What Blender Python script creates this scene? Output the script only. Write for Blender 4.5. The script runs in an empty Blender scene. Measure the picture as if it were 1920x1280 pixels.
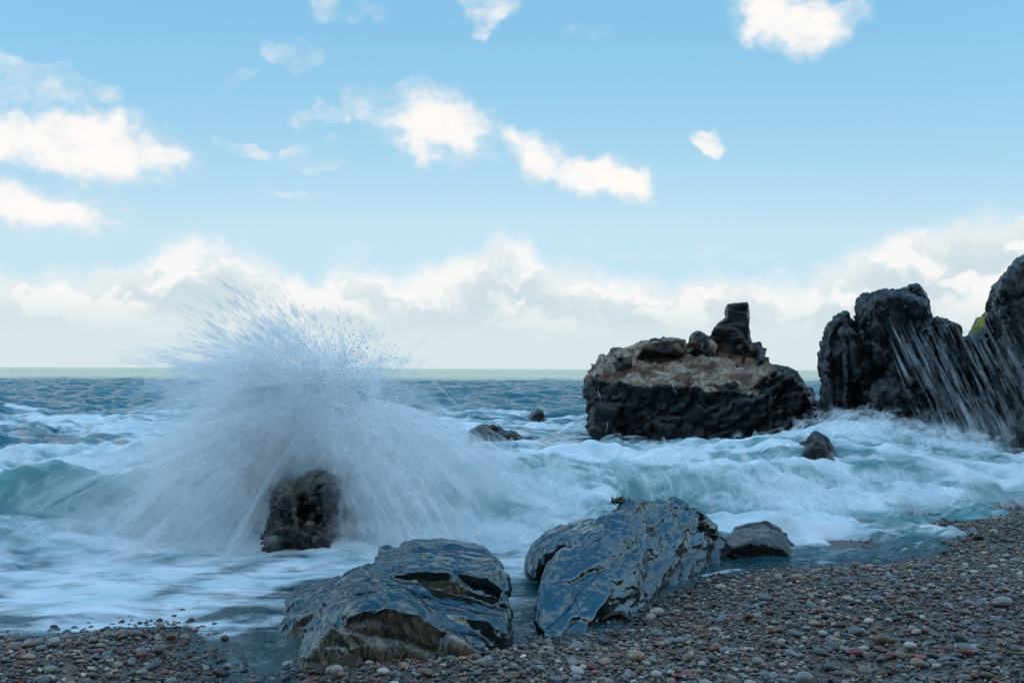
import bpy, bmesh, math, random
import numpy as np
from mathutils import Vector, Matrix

random.seed(7)
RNG = np.random.default_rng(11)
scene = bpy.context.scene
COL = scene.collection

# ------------------------------------------------------------------ camera
CAM_H = 1.6
FPX = 1600.0                                  # focal length in pixels of a 1920 px wide frame
PITCH = math.atan(51.5 / FPX)
ROLL = math.radians(0.21)
cam_d = bpy.data.cameras.new('camera'); cam = bpy.data.objects.new('camera', cam_d); COL.objects.link(cam)
cam_d.sensor_width = 36.0; cam_d.lens = FPX / 1920 * 36.0
cam_d.clip_start = 0.05; cam_d.clip_end = 60000
cam.matrix_world = Matrix.Translation((0, 0, CAM_H)) @ Matrix.Rotation(math.pi / 2 + PITCH, 4, 'X') @ Matrix.Rotation(ROLL, 4, 'Z')
scene.camera = cam
CAM_R = np.array(cam.matrix_world.to_3x3())

def ray(px, py):
    v = CAM_R @ np.array([px - 960.0, 640.0 - py, -FPX])
    return v / v[1]                            # scaled to one metre of forward distance
def P(px, py, d):
    return np.array([0, 0, CAM_H]) + ray(px, py) * d
def G(px, py, z=0.0):
    r = ray(px, py); return np.array([0, 0, CAM_H]) + r * ((z - CAM_H) / r[2])

# ------------------------------------------------------------------ sun, exposure
SUN_EL = math.radians(14)
sun_d = bpy.data.lights.new('sun', 'SUN'); sun = bpy.data.objects.new('sun', sun_d); COL.objects.link(sun)
sun_d.energy = 5.0; sun_d.angle = math.radians(0.53); sun_d.color = (1.0, 0.93, 0.82)
sun.rotation_euler = (math.pi / 2 - SUN_EL, 0, 0)      # low sun behind the camera, shining out to sea
sun.location = (0, -60, 120)
vs = scene.view_settings
vs.view_transform = 'Standard'; vs.look = 'None'; vs.exposure = 0.0; vs.gamma = 1.0; vs.use_curve_mapping = False
scene.cycles.use_denoising = True
scene.cycles.transparent_max_bounces = 160
scene.cycles.max_bounces = 12
scene.cycles.diffuse_bounces = 12
scene.cycles.use_adaptive_sampling = True
scene.cycles.adaptive_threshold = 0.04
scene.cycles.glossy_bounces = 2
scene.cycles.sample_clamp_indirect = 4.0

# ------------------------------------------------------------------ node helpers
class NT:
    def __init__(s, tree): s.t = tree
    def n(s, kind, **kw):
        nd = s.t.nodes.new(kind)
        for k, v in kw.items(): setattr(nd, k, v)
        return nd
    def put(s, sock, v):
        if hasattr(v, 'is_output'): s.t.links.new(v, sock)
        elif v is not None: sock.default_value = v
    def m(s, op, a, b=None, c=None, clamp=False):
        nd = s.n('ShaderNodeMath', operation=op); nd.use_clamp = clamp
        for i, v in enumerate((a, b, c)): s.put(nd.inputs[i], v)
        return nd.outputs[0]
    def vm(s, op, a, b=None, scale=None):
        nd = s.n('ShaderNodeVectorMath', operation=op)
        s.put(nd.inputs[0], a)
        if b is not None: s.put(nd.inputs[1], b)
        if scale is not None: s.put(nd.inputs['Scale'], scale)
        return nd.outputs['Value'] if op in ('LENGTH', 'DOT_PRODUCT', 'DISTANCE') else nd.outputs[0]
    def noise(s, vec, scale, detail=4, rough=0.55, dist=0.0, color=False):
        nd = s.n('ShaderNodeTexNoise'); s.put(nd.inputs['Vector'], vec)
        s.put(nd.inputs['Scale'], scale); nd.inputs['Detail'].default_value = detail
        nd.inputs['Roughness'].default_value = rough; nd.inputs['Distortion'].default_value = dist
        return nd.outputs['Color'] if color else nd.outputs['Fac']
    def voro(s, vec, scale, feature='F1', out='Distance'):
        nd = s.n('ShaderNodeTexVoronoi', feature=feature); s.put(nd.inputs['Vector'], vec)
        s.put(nd.inputs['Scale'], scale); return nd.outputs[out]
    def smooth(s, v, a, b, lo=0.0, hi=1.0):
        nd = s.n('ShaderNodeMapRange', interpolation_type='SMOOTHSTEP')
        s.put(nd.inputs[0], v); s.put(nd.inputs[1], a); s.put(nd.inputs[2], b); s.put(nd.inputs[3], lo); s.put(nd.inputs[4], hi)
        return nd.outputs[0]
    def lin(s, v, a, b, lo=0.0, hi=1.0):
        nd = s.n('ShaderNodeMapRange'); s.put(nd.inputs[0], v)
        for i, x in enumerate((a, b, lo, hi)): s.put(nd.inputs[i + 1], x)
        return nd.outputs[0]
    def mix(s, f, a, b, blend='MIX'):
        nd = s.n('ShaderNodeMix', data_type='RGBA', blend_type=blend)
        s.put(nd.inputs[0], f)
        for i, v in ((6, a), (7, b)):
            if isinstance(v, (tuple, list)) and len(v) == 3: v = (*v, 1)
            s.put(nd.inputs[i], v)
        return nd.outputs[2]
    def mapping(s, vec, loc=(0, 0, 0), rot=(0, 0, 0), scale=(1, 1, 1), kind='POINT'):
        nd = s.n('ShaderNodeMapping', vector_type=kind); s.put(nd.inputs[0], vec)
        nd.inputs[1].default_value = loc; nd.inputs[2].default_value = rot; nd.inputs[3].default_value = scale
        return nd.outputs[0]
    def attr(s, name, out='Fac'):
        nd = s.n('ShaderNodeAttribute'); nd.attribute_name = name; return nd.outputs[out]
    def bump(s, h, strength, dist, normal=None):
        nd = s.n('ShaderNodeBump'); s.put(nd.inputs['Height'], h)
        nd.inputs['Strength'].default_value = strength; nd.inputs['Distance'].default_value = dist
        if normal is not None: s.put(nd.inputs['Normal'], normal)
        return nd.outputs[0]
    def pos(s): return s.n('ShaderNodeNewGeometry').outputs['Position']
def new_mat(name):
    m = bpy.data.materials.new(name); m.use_nodes = True
    m.node_tree.nodes.clear(); t = NT(m.node_tree)
    out = t.n('ShaderNodeOutputMaterial'); return m, t, out
def bsdf(t, base, rough, normal=None, spec=0.5, ior=1.45, **kw):
    b = t.n('ShaderNodeBsdfPrincipled')
    if isinstance(base, tuple) and len(base) == 3: base = (*base, 1)
    t.put(b.inputs['Base Color'], base); t.put(b.inputs['Roughness'], rough)
    t.put(b.inputs['Specular IOR Level'], spec); b.inputs['IOR'].default_value = ior
    if normal is not None: t.put(b.inputs['Normal'], normal)
    for k, v in kw.items(): t.put(b.inputs[k], v)
    return b.outputs[0]

# ------------------------------------------------------------------ world: sky with clouds
w = bpy.data.worlds.new('World'); scene.world = w; w.use_nodes = True
w.node_tree.nodes.clear(); t = NT(w.node_tree)
wo = t.n('ShaderNodeOutputWorld'); bg = t.n('ShaderNodeBackground'); t.put(wo.inputs[0], bg.outputs[0])
SKY_STR = 0.12
bg.inputs[1].default_value = SKY_STR
sky = t.n('ShaderNodeTexSky', sky_type='NISHITA'); sky.sun_disc = False
sky.sun_elevation = SUN_EL; sky.sun_rotation = math.pi; sky.altitude = 0; sky.air_density = 1.0; sky.dust_density = 0.6; sky.ozone_density = 1.0
dirv = t.vm('NORMALIZE', t.n('ShaderNodeTexCoord').outputs['Generated'])
sx = t.n('ShaderNodeSeparateXYZ'); t.put(sx.inputs[0], dirv)
az = t.m('ARCTAN2', sx.outputs[0], sx.outputs[1]); el = t.m('ARCSINE', sx.outputs[2])
cv = t.n('ShaderNodeCombineXYZ'); t.put(cv.inputs[0], az); t.put(cv.inputs[1], el)
V = cv.outputs[0]
def ae(px, py):
    r = ray(px, py); r = r / np.linalg.norm(r); return math.atan2(r[0], r[1]), math.asin(r[2])
w1 = t.vm('SCALE', t.vm('SUBTRACT', t.noise(dirv, 9, 2, 0.6, color=True), (0.5, 0.5, 0.5)), scale=0.085)
w2 = t.vm('SCALE', t.vm('SUBTRACT', t.noise(dirv, 34, 2, 0.62, color=True), (0.5, 0.5, 0.5)), scale=0.034)
Vw = t.vm('ADD', V, t.vm('ADD', w1, w2))
# (px, py, half width, half height, tilt deg, weight): the cumulus that stand in view
CL = [(60, 245, 150, 48, 3, 1), (200, 275, 130, 52, 8, 1), (300, 300, 70, 32, 12, .9), (75, 155, 95, 30, 6, .55),
      (60, 372, 140, 42, 3, .95), (815, 245, 105, 58, 8, 1), (730, 215, 75, 34, 12, .55), (605, 225, 45, 17, 5, .55),
      (1010, 285, 68, 40, 25, 1), (1120, 325, 95, 32, 14, 1), (1180, 335, 38, 24, 0, 1), (1330, 265, 28, 16, 30, .85),
      (1440, 15, 70, 40, 12, .9), (1510, 50, 90, 38, 6, .95), (1575, 42, 45, 24, 0, .7), (550, 105, 50, 24, 10, .5), (655, 15, 60, 25, 0, .5),
      (905, 12, 50, 28, 20, .75), (445, 275, 30, 12, 10, .6), (560, 290, 50, 18, 0, .4), (555, 380, 75, 9, 0, .5),
      (1095, 62, 34, 13, -8, .35), (1180, 465, 50, 8, 4, .4), (1345, 472, 75, 7, 2, .3), (440, 150, 30, 10, -10, .3)]
best = None
ero = t.m('MULTIPLY', t.m('SUBTRACT', t.noise(t.mapping(dirv, scale=(1, 1, 1.6)), 24, 5, .62), .5), 2.1)
swl = t.n('ShaderNodeSeparateXYZ'); t.put(swl.inputs[0], Vw)
azs, els = swl.outputs[0], swl.outputs[1]
q1 = t.n('ShaderNodeCombineXYZ'); t.put(q1.inputs[0], t.m('MULTIPLY', azs, azs)); t.put(q1.inputs[1], t.m('MULTIPLY', azs, els)); t.put(q1.inputs[2], t.m('MULTIPLY', els, els))
q2 = t.n('ShaderNodeCombineXYZ'); t.put(q2.inputs[0], azs); t.put(q2.inputs[1], els); q2.inputs[2].default_value = 1
for px, py, rx, ry, tl, wt in CL:                                  # each cloud core is a quadric in azimuth and elevation
    a, e = ae(px, py); k = 1.18 / FPX * math.cos(a); th = math.radians(-tl); cth, sth = math.cos(th), math.sin(th)
    A_ = np.array([[cth, sth], [-sth, cth]]) / np.array([[rx * k], [ry * k]]); Q = A_.T @ A_; c0 = np.array([a, e]); l_ = -2 * Q @ c0
    r2 = t.m('ADD', t.vm('DOT_PRODUCT', q1.outputs[0], (Q[0, 0], 2 * Q[0, 1], Q[1, 1])), t.vm('DOT_PRODUCT', q2.outputs[0], (l_[0], l_[1], float(c0 @ Q @ c0))))
    c = t.m('MINIMUM', t.m('SUBTRACT', 1.0, r2), (wt - .5) * 1.1 if wt < .9 else 1.0)
    best = c if best is None else t.m('MAXIMUM', best, c)
best = t.smooth(t.m('ADD', best, ero), -0.50, 1.1)
# unseen cumulus field overhead and to the sides, made extra bright as fill light
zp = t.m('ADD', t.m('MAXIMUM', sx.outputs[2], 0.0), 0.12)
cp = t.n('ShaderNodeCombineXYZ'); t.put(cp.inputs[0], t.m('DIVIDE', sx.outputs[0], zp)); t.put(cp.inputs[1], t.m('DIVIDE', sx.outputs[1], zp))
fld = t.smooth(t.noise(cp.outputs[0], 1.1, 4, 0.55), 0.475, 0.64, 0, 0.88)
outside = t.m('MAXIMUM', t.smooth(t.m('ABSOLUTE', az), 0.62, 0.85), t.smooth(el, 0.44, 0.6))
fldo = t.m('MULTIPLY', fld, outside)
# cloud bank along the horizon; its top height comes from a few control bumps
top = t.m('ADD', 0.108, t.m('MULTIPLY', t.m('SUBTRACT', t.noise(t.mapping(V, scale=(1, 0, 0)), 3.3, 2), 0.5), 0.06))
def hump(px, wpx, h):
    a, _ = ae(px, 690); d = t.m('DIVIDE', t.m('SUBTRACT', azs, a), wpx / FPX)
    return t.m('MULTIPLY', t.m('EXPONENT', t.m('MULTIPLY', t.m('MULTIPLY', d, d), -1.0)), h)
for px, wpx, h in ((330, 140, .020), (960, 80, .028), (800, 150, .014), (1200, 120, .006), (1430, 200, -.004), (1900, 210, .056), (40, 120, -.012)):
    top = t.m('ADD', top, hump(px, wpx, h))
bank = t.smooth(t.m('SUBTRACT', top, els), -0.012, 0.022)
lump = t.noise(t.mapping(Vw, scale=(1, 2.2, 1)), 11, 4, 0.55)
edge = t.smooth(t.m('SUBTRACT', top, els), 0.055, 0.0)            # 1 at the bank's sunlit top
# brightness inside clouds: sunlit heads, bluish grey bodies
shade = t.m('ADD', t.smooth(lump, 0.44, 0.60), t.m('MULTIPLY', edge, 0.75), clamp=True)
lowf = t.smooth(el, 0.085, 0.02)
shade = t.m('MULTIPLY', shade, t.m('SUBTRACT', 1.0, t.m('MULTIPLY', lowf, 0.55)))
k = 1 / SKY_STR
bank_col = t.mix(shade, (.62 * k, .73 * k, .78 * k), (.97 * k, .955 * k, .935 * k))
bank_col = t.mix(lowf, bank_col, (.70 * k, .80 * k, .83 * k))
cum_sh = t.smooth(t.m('ADD', best, t.m('MULTIPLY', lump, 0.6)), 0.50, 1.22)
cum_col = t.mix(cum_sh, (.74 * k, .82 * k, .87 * k), (1.0 * k, .965 * k, .935 * k))
sc3 = t.n('ShaderNodeSeparateColor'); t.put(sc3.inputs[0], sky.outputs[0]); cc3 = t.n('ShaderNodeCombineColor')
for ch, (g_, a_) in enumerate(((1.02, 1.15), (.48, .92), (.22, .95))):      # the photograph's milky cyan rendering of a blue sky
    t.put(cc3.inputs[ch], t.m('MULTIPLY', t.m('POWER', t.m('MINIMUM', t.m('MULTIPLY', sc3.outputs[ch], SKY_STR), (.50, .72, .92)[ch]), g_), a_ * k))
skyc = cc3.outputs[0]
# gain added to the unseen sky away from the view axis, filling the shade
sky_fill = t.m('ADD', 1.0, t.m('MULTIPLY', t.smooth(sx.outputs[1], 0.92, 0.0), 0.95))
skyc = t.vm('SCALE', skyc, scale=sky_fill)
c = t.mix(best, skyc, cum_col)
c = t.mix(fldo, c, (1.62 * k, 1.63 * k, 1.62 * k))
c = t.mix(t.m('MULTIPLY', bank, 0.93), c, bank_col)
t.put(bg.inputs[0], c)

# ------------------------------------------------------------------ numpy noise
def _h(ix, iy, iz, s):
    n = (ix.astype(np.int64) * 374761393 + iy.astype(np.int64) * 668265263 + iz.astype(np.int64) * 2147483647 + s * 1274126177) & 0xffffffff
    n = ((n ^ (n >> 13)) * 1274126177) & 0xffffffff
    n = ((n ^ (n >> 16)) * 2246822519) & 0xffffffff
    return ((n ^ (n >> 15)) & 0xffffff) / float(0xffffff)
def vnoise(p, s=0):
    i = np.floor(p); f = p - i; u = f * f * f * (f * (f * 6 - 15) + 10); i = i.astype(np.int64)
    r = 0
    for dx in (0, 1):
        for dy in (0, 1):
            for dz in (0, 1):
                wt = (u[:, 0] if dx else 1 - u[:, 0]) * (u[:, 1] if dy else 1 - u[:, 1]) * (u[:, 2] if dz else 1 - u[:, 2])
                r = r + wt * _h(i[:, 0] + dx, i[:, 1] + dy, i[:, 2] + dz, s)
    return r * 2 - 1
ROT = np.array(Matrix.Rotation(0.7, 3, 'X') @ Matrix.Rotation(0.9, 3, 'Z') @ Matrix.Rotation(0.4, 3, 'Y'))
def fbm(p, oct=4, s=0, gain=0.5, ridged=False):
    a, r, tot = 1.0, 0, 0
    for o in range(oct):
        n = vnoise(p, s + o)
        r = r + a * ((1 - 2 * np.abs(n)) if ridged else n); tot += a; a *= gain
        p = (p @ ROT.T) * 2.03 + 5.3
    return r / tot
def facet(p, s=0, tilt=0.8):
    """blocky broken-rock relief: one tilted plane per jittered cell, plus the gap to the next cell"""
    ci = np.floor(p).astype(np.int64); N = len(p)
    d1 = np.full(N, 1e9); d2 = np.full(N, 1e9); v = np.zeros(N)
    for dx in (-1, 0, 1):
        for dy in (-1, 0, 1):
            for dz in (-1, 0, 1):
                a, b, c_ = ci[:, 0] + dx, ci[:, 1] + dy, ci[:, 2] + dz
                q = np.stack([a + _h(a, b, c_, s), b + _h(a, b, c_, s + 1), c_ + _h(a, b, c_, s + 2)], 1)
                e = p - q; d = np.einsum('ij,ij->i', e, e)
                val = (_h(a, b, c_, s + 3) * 2 - 1) + tilt * (e[:, 0] * (_h(a, b, c_, s + 4) * 2 - 1) + e[:, 1] * (_h(a, b, c_, s + 5) * 2 - 1) + e[:, 2] * (_h(a, b, c_, s + 6) * 2 - 1))
                m = d < d1
                d2 = np.where(m, d1, np.minimum(d2, d)); v = np.where(m, val, v); d1 = np.where(m, d, d1)
    return v, np.sqrt(d2) - np.sqrt(d1)
def sstep(a, b, x):
    u = np.clip((x - a) / (b - a), 0, 1); return u * u * (3 - 2 * u)

# ------------------------------------------------------------------ object helpers
def link(name, me, mat=None, parent=None, label=None, cat=None, group=None, kind=None):
    o = bpy.data.objects.new(name, me); COL.objects.link(o)
    if mat is not None and me is not None: me.materials.append(mat)
    if parent is not None: o.parent = parent
    if label: o['label'] = label
    if cat: o['category'] = cat
    if group: o['group'] = group
    if kind: o['kind'] = kind
    return o
def np_mesh(name, verts, faces, smooth=True):
    """faces: (n,3) or (n,4) integer array"""
    me = bpy.data.meshes.new(name); verts = np.asarray(verts, np.float32); faces = np.asarray(faces, np.int32)
    n, k = faces.shape
    me.vertices.add(len(verts)); me.vertices.foreach_set('co', verts.ravel())
    me.loops.add(n * k); me.loops.foreach_set('vertex_index', faces.ravel())
    me.polygons.add(n); me.polygons.foreach_set('loop_start', np.arange(0, n * k, k, dtype=np.int32))
    me.polygons.foreach_set('loop_total', np.full(n, k, np.int32))
    if smooth: me.polygons.foreach_set('use_smooth', np.ones(n, bool))
    me.update(calc_edges=True); return me
def fattr(me, name, arr):
    a = me.attributes.new(name, 'FLOAT', 'POINT'); a.data.foreach_set('value', np.asarray(arr, np.float32))
def cattr(me, name, arr):
    a = me.attributes.new(name, 'FLOAT_COLOR', 'POINT')
    c = np.ones((len(arr), 4), np.float32); c[:, :3] = arr; a.data.foreach_set('color', c.ravel())
def grid_faces(nr, nc):
    i = np.arange(nr * nc).reshape(nr, nc)
    return np.stack([i[:-1, :-1].ravel(), i[:-1, 1:].ravel(), i[1:, 1:].ravel(), i[1:, :-1].ravel()], 1)
def in_poly(x, y, poly):
    ins = np.zeros(x.shape, bool); j = len(poly) - 1
    for i in range(len(poly)):
        xi, yi = poly[i]; xj, yj = poly[j]
        c = ((yi > y) != (yj > y)) & (x < (xj - xi) * (y - yi) / (yj - yi + 1e-12) + xi)
        ins ^= c; j = i
    return ins
def poly_dist(x, y, poly):
    d = np.full(x.shape, 1e9); n = len(poly)
    for i in range(n):
        ax, ay = poly[i]; bx, by = poly[(i + 1) % n]
        dx, dy = bx - ax, by - ay
        u = np.clip(((x - ax) * dx + (y - ay) * dy) / (dx * dx + dy * dy + 1e-12), 0, 1)
        d = np.minimum(d, np.hypot(x - ax - u * dx, y - ay - u * dy))
    return d

# ------------------------------------------------------------------ beach ground
LAND_L = [tuple(G(*p)[:2]) for p in ((-900, 1246), (-300, 1220), (0, 1204), (120, 1194), (210, 1184), (330, 1180), (350, 1210), (385, 1252), (425, 1285), (465, 1340), (505, 1500))]
LAND_L = LAND_L + [(-0.6, 2.0), (-0.2, 0.0), (-0.2, -200), (-300, -200), (-300, 5)]
LAND_R = [tuple(G(*p)[:2]) for p in ((560, 1500), (540, 1340), (545, 1275), (590, 1250), (700, 1236), (800, 1224), (900, 1214), (1000, 1208), (1090, 1200), (1180, 1176), (1235, 1140), (1285, 1106), (1345, 1082), (1425, 1070),
                                     (1520, 1064), (1650, 1059), (1742, 1046), (1758, 1012), (1755, 990), (1850, 970), (1960, 953), (2300, 930))]
LAND_R = LAND_R + [(30, 13), (300, 20), (300, -200), (-0.2, -200), (-0.2, 0.0), (-0.5, 2.0)]
def shore(x, y):
    dl = poly_dist(x, y, LAND_L) * np.where(in_poly(x, y, LAND_L), 1, -1)
    dr = poly_dist(x, y, LAND_R) * np.where(in_poly(x, y, LAND_R), 1, -1)
    return np.maximum(dl, dr)
def ground_z(x, y):
    d = shore(x, y)
    zi = 0.20 * (1 - np.exp(-np.clip(d, 0, None) / 0.9)) + 0.035 * np.clip(d, 0, 30)
    zo = -0.055 * np.clip(-d, 0, 2.5) - 0.12 * np.clip(-d - 2.5, 0, 9)
    p = np.stack([x * 1.3, y * 1.3, x * 0], 1)
    return np.where(d > 0, zi, zo) + 0.018 * fbm(p, 3, 5) * sstep(0.0, .5, np.abs(d)) * np.where(d > 0, 1, .25)
ys = np.concatenate([np.linspace(-130, 2.0, 34), np.linspace(2.2, 15, 150), np.linspace(16, 60, 20)])
xs = np.concatenate([np.linspace(-160, -9, 24), np.linspace(-8.6, 11, 190), np.linspace(12, 160, 24)])
gx, gy = np.meshgrid(xs, ys); gz = ground_z(gx.ravel(), gy.ravel())
me = np_mesh('beach', np.stack([gx.ravel(), gy.ravel(), gz - 0.006], 1), grid_faces(len(ys), len(xs)))
m, t, out = new_mat('wet_gravel')
p = t.pos()
cg = t.mix(t.noise(p, 9, 5), (.05, .04, .032), (.12, .09, .07))
vc = t.n('ShaderNodeTexVoronoi'); t.put(vc.inputs['Vector'], p); vc.inputs['Scale'].default_value = 110
hs = t.n('ShaderNodeSeparateColor'); t.put(hs.inputs[0], vc.outputs['Color'])
cg = t.mix(t.m('MULTIPLY', hs.outputs[0], 0.75), cg, t.mix(hs.outputs[1], (.08, .08, .08), (.26, .19, .14)))
nb = t.bump(vc.outputs['Distance'], 0.9, 0.006)
t.put(out.inputs[0], bsdf(t, cg, 0.42, nb, 0.4))
link('beach', me, m, kind='structure')
sb = np_mesh('seabed', [(-30000, 12, -1.9), (30000, 12, -1.9), (30000, 40000, -1.9), (-30000, 40000, -1.9)], [(0, 1, 2, 3)])
m, t, out = new_mat('seabed_sand'); t.put(out.inputs[0], bsdf(t, t.mix(t.noise(t.pos(), 0.3), (.05, .06, .05), (.09, .09, .07)), 0.9))
link('seabed', sb, m, kind='structure')

# ------------------------------------------------------------------ cliff behind the viewer (keeps the cove in shade)
cu, cvv = np.meshgrid(np.linspace(-420, 420, 240), np.linspace(0, 1, 40))
cx = cu.ravel(); hh = cvv.ravel()
cp_ = np.stack([cx * .02, hh * 3, cx * 0], 1)
H = 40 + 3 * fbm(np.stack([cx * .012, cx * 0, cx * 0], 1), 4, 3)
cz = hh * H - 1
cy = -24 - hh * 7 + 2.5 * fbm(cp_ * 1.5, 4, 9, ridged=True)
me = np_mesh('cliff', np.stack([cx, cy, cz], 1), grid_faces(40, 240), False)
m, t, out = new_mat('cliff_rock'); t.put(out.inputs[0], bsdf(t, t.mix(t.noise(t.pos(), .15, 8), (.035, .034, .03), (.09, .08, .07)), 0.9))
link('cliff', me, m, kind='structure')

# ------------------------------------------------------------------ sea surface
def ocean_tile(N, L, wind, A, lmin, lmax, seed, spread=3):
    r = np.random.default_rng(seed)
    kk = np.fft.fftfreq(N, L / N) * 2 * np.pi
    kx, ky = np.meshgrid(kk, kk); k2 = np.hypot(kx, ky); k2[0, 0] = 1e-6
    cosd = (kx * math.cos(wind) + ky * math.sin(wind)) / k2
    S = k2 ** -3.6 * np.abs(cosd) ** spread
    S *= np.exp(-(2 * np.pi / k2 / lmax) ** 4) * np.exp(-(lmin / (2 * np.pi / k2)) ** 2); S[0, 0] = 0
    h = np.sqrt(S) * (r.normal(size=S.shape) + 1j * r.normal(size=S.shape))
    z = np.fft.ifft2(h).real; sc = A / z.std()
    dx = np.fft.ifft2(-1j * kx / k2 * h).real * sc; dy = np.fft.ifft2(-1j * ky / k2 * h).real * sc
    return z * sc, dx, dy, L
def tile_get(arr, L, x, y):
    N = arr.shape[0]; u = (x / L * N) % N; v = (y / L * N) % N
    i = np.floor(u).astype(int); j = np.floor(v).astype(int); fu = u - i; fv = v - j
    i %= N; j %= N; i2 = (i + 1) % N; j2 = (j + 1) % N
    return (arr[j, i] * (1 - fu) + arr[j, i2] * fu) * (1 - fv) + (arr[j2, i] * (1 - fu) + arr[j2, i2] * fu) * fv
T1 = ocean_tile(512, 47.0, -1.25, 0.125, 0.7, 4.6, 3)
T2 = ocean_tile(512, 13.7, -1.9, 0.034, 0.22, 1.5, 4)
CRX = np.array([-9, -6, -4.2, -2.9, -1.6, 0, 2, 4, 6, 9, 14])
CRY = np.array([8.0, 8.3, 8.9, 9.2, 9.3, 9.6, 10.2, 11.2, 12.2, 13, 14])
CRH = np.array([.25, .36, .58, .66, .60, .60, .55, .42, .30, .25, .2])
def crest(x):
    wob = 0.16 * np.sin(x * 1.7 + .4) + 0.08 * np.sin(x * 4.1)
    return np.interp(x, CRX, CRY) + wob, np.interp(x, CRX, CRH) * (1 + .13 * np.sin(x * 2.3 + 1))
def sea_z(x, y, full=False):
    yc, hc = crest(x); dy = y - yc
    fr = np.exp(-(np.clip(-dy, 0, None) / 1.0) ** 1.7); bk = np.exp(-(np.clip(dy, 0, None) / 2.6) ** 1.5)
    b = hc * np.where(dy < 0, fr, bk)
    # a second, lower broken roller on the seaward right
    y2 = 13.5 + .25 * (x - 2) + .3 * np.sin(x * 1.1); b2 = 0.28 * np.exp(-((y - y2) / 1.3) ** 2) * sstep(-1, 3, x) * sstep(9, 6, x)
    y3 = 12.6 - .1 * (x + 6) + .25 * np.sin(x * 1.9); b2 = b2 + 0.34 * np.exp(-((y - y3) / 0.9) ** 2) * sstep(-1.5, -4, x)
    surf = sstep(6.6, 8.5, y) * sstep(19, 13, y)
    pt = np.stack([x * 1.3, y * 1.5, x * 0 + 3], 1)
    turb = surf * (0.24 * fbm(pt, 4, 21) + 0.06 * fbm(pt * 3.1, 2, 25))
    amp = 0.05 * sstep(4.5, 7.5, y) + 0.95 * sstep(11, 26, y)
    fade = 1 / (1 + (y / 150.0) ** 6)
    z = amp * fade * tile_get(T1[0], T1[3], x, y) + (0.12 * sstep(4, 7, y) + .88 * sstep(10, 20, y)) * fade ** 1.5 * tile_get(T2[0], T2[3], x, y)
    sw = 0.09 * np.sin((y * 0.11 + x * .018) * 2 * np.pi / 2.4) * sstep(22, 60, y) / (1 + (y / 400) ** 2)
    near = 0.016 * fbm(np.stack([x * 3.5, y * 6, x * 0], 1), 3, 31) * sstep(0.05, 0.35, -shore(x, y)) if len(x) < 900000 else 0
    pile = .38 * np.exp(-(((x - 6.4) / 1.3) ** 2 + ((y - 13.8) / 1.0) ** 2)) + .22 * np.exp(-(((x - 4.6) / 1.2) ** 2 + ((y - 12.4) / .8) ** 2))
    z = z + sw + b + b2 + turb + near + pile
    if full: return z, dy, hc, surf, amp * fade
    return z
rows = np.concatenate([1 / np.linspace(1 / 3.6, 1 / 22, 230), 22 + np.cumsum(np.linspace(.20, .62, 210)), 1 / np.linspace(1 / 109, 1 / 30000, 46)])
tx = np.concatenate([np.linspace(-1.3, -.68, 20)[:-1], np.linspace(-.68, .68, 560), np.linspace(.68, 1.3, 20)[1:]])
RX, RY = np.meshgrid(tx, rows); X = (RX * np.maximum(RY, 4.5)).ravel(); Y = RY.ravel()
Z, DY, HC, SURF, AMPF = sea_z(X, Y, True)
chop = 1.0 * AMPF
Xd = X + chop * tile_get(T1[1], T1[3], X, Y); Yd = Y + chop * tile_get(T1[2], T1[3], X, Y) * np.where(Y < 200, 1, 0)
SH = shore(X, Y)
# the breaker leans towards the beach near its crest
lean = np.exp(-(DY / 0.55) ** 2) * HC * 0.45; Yd = Yd - lean
depth = np.clip(Z - ground_z(X, Y), 0, None)
lowp = np.stack([X * .35, Y * .9, X * 0], 1)
n1 = fbm(lowp, 4, 41)
slope = tile_get(T1[0], T1[3], X, Y) / 0.125
foam = (0.80 + .3 * n1) * sstep(7.3, 8.3, Y) * sstep(18.5, 12, Y)
foam = np.maximum(foam, 0.62 * sstep(15, 13, Y - 1.5 * n1) * (Y > 7))
foam = np.maximum(foam, (0.60 * sstep(55, 14, Y) + .34 * n1) * (Y > 8) * sstep(60, 40, Y))
foam = np.maximum(foam, 0.36 * sstep(0.8, 2.0, slope) * sstep(25, 40, Y))
foam = np.maximum(foam, (0.50 + 0.34 * n1) * np.where(X < -1.3, sstep(0.0, 0.12, -SH), sstep(0.10, 0.5, -SH)) * sstep(9, 7.5, Y) * np.where(X < -0.6, 1, .85))
wet = in_poly(X, Y, [tuple(G(*p)[:2]) for p in ((345, 1166), (520, 1105), (640, 1090), (640, 1330), (350, 1330))])
foam = np.where(wet, foam * 0.85, foam)
foam = foam * np.where(X < -1.3, 1, .55 + .45 * sstep(.25, 1.3, -SH - .25 * n1))
foam = np.maximum(foam, 1.0 * np.exp(-(((X - 6.4) / 1.6) ** 2 + ((Y - 13.6) / 1.4) ** 2)))
green = np.exp(-((DY + 0.42) / 0.38) ** 2) * sstep(.3, .55, HC)
leftface = np.exp(-((X + 4.5) / 1.3) ** 2)
foam = foam * (1 - green * (0.42 + 0.58 * leftface))
pz = fbm(np.stack([X * 1.3, Y * 1.5, X * 0 + 3], 1), 4, 21)
foam = foam * (1 - .38 * sstep(.05, -.35, pz) * sstep(7.6, 8.6, Y) * sstep(22, 15, Y)) * (1 - .34 * sstep(.10, .38, fbm(np.stack([X * .6, Y * 1.3, X * 0 + 9], 1), 3, 47)) * (Y > 8.2) * (Y < 22))
lip = np.exp(-((SH + .10 + .12 * n1) / .06) ** 2) * ((X < -1.3) | (X > 1.2)) * (Y < 10) * sstep(-.1, .45, vnoise(np.stack([X * 3.1, Y * 3.1, X * 0], 1), 77))
foam = np.maximum(foam, .55 * lip)
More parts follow.
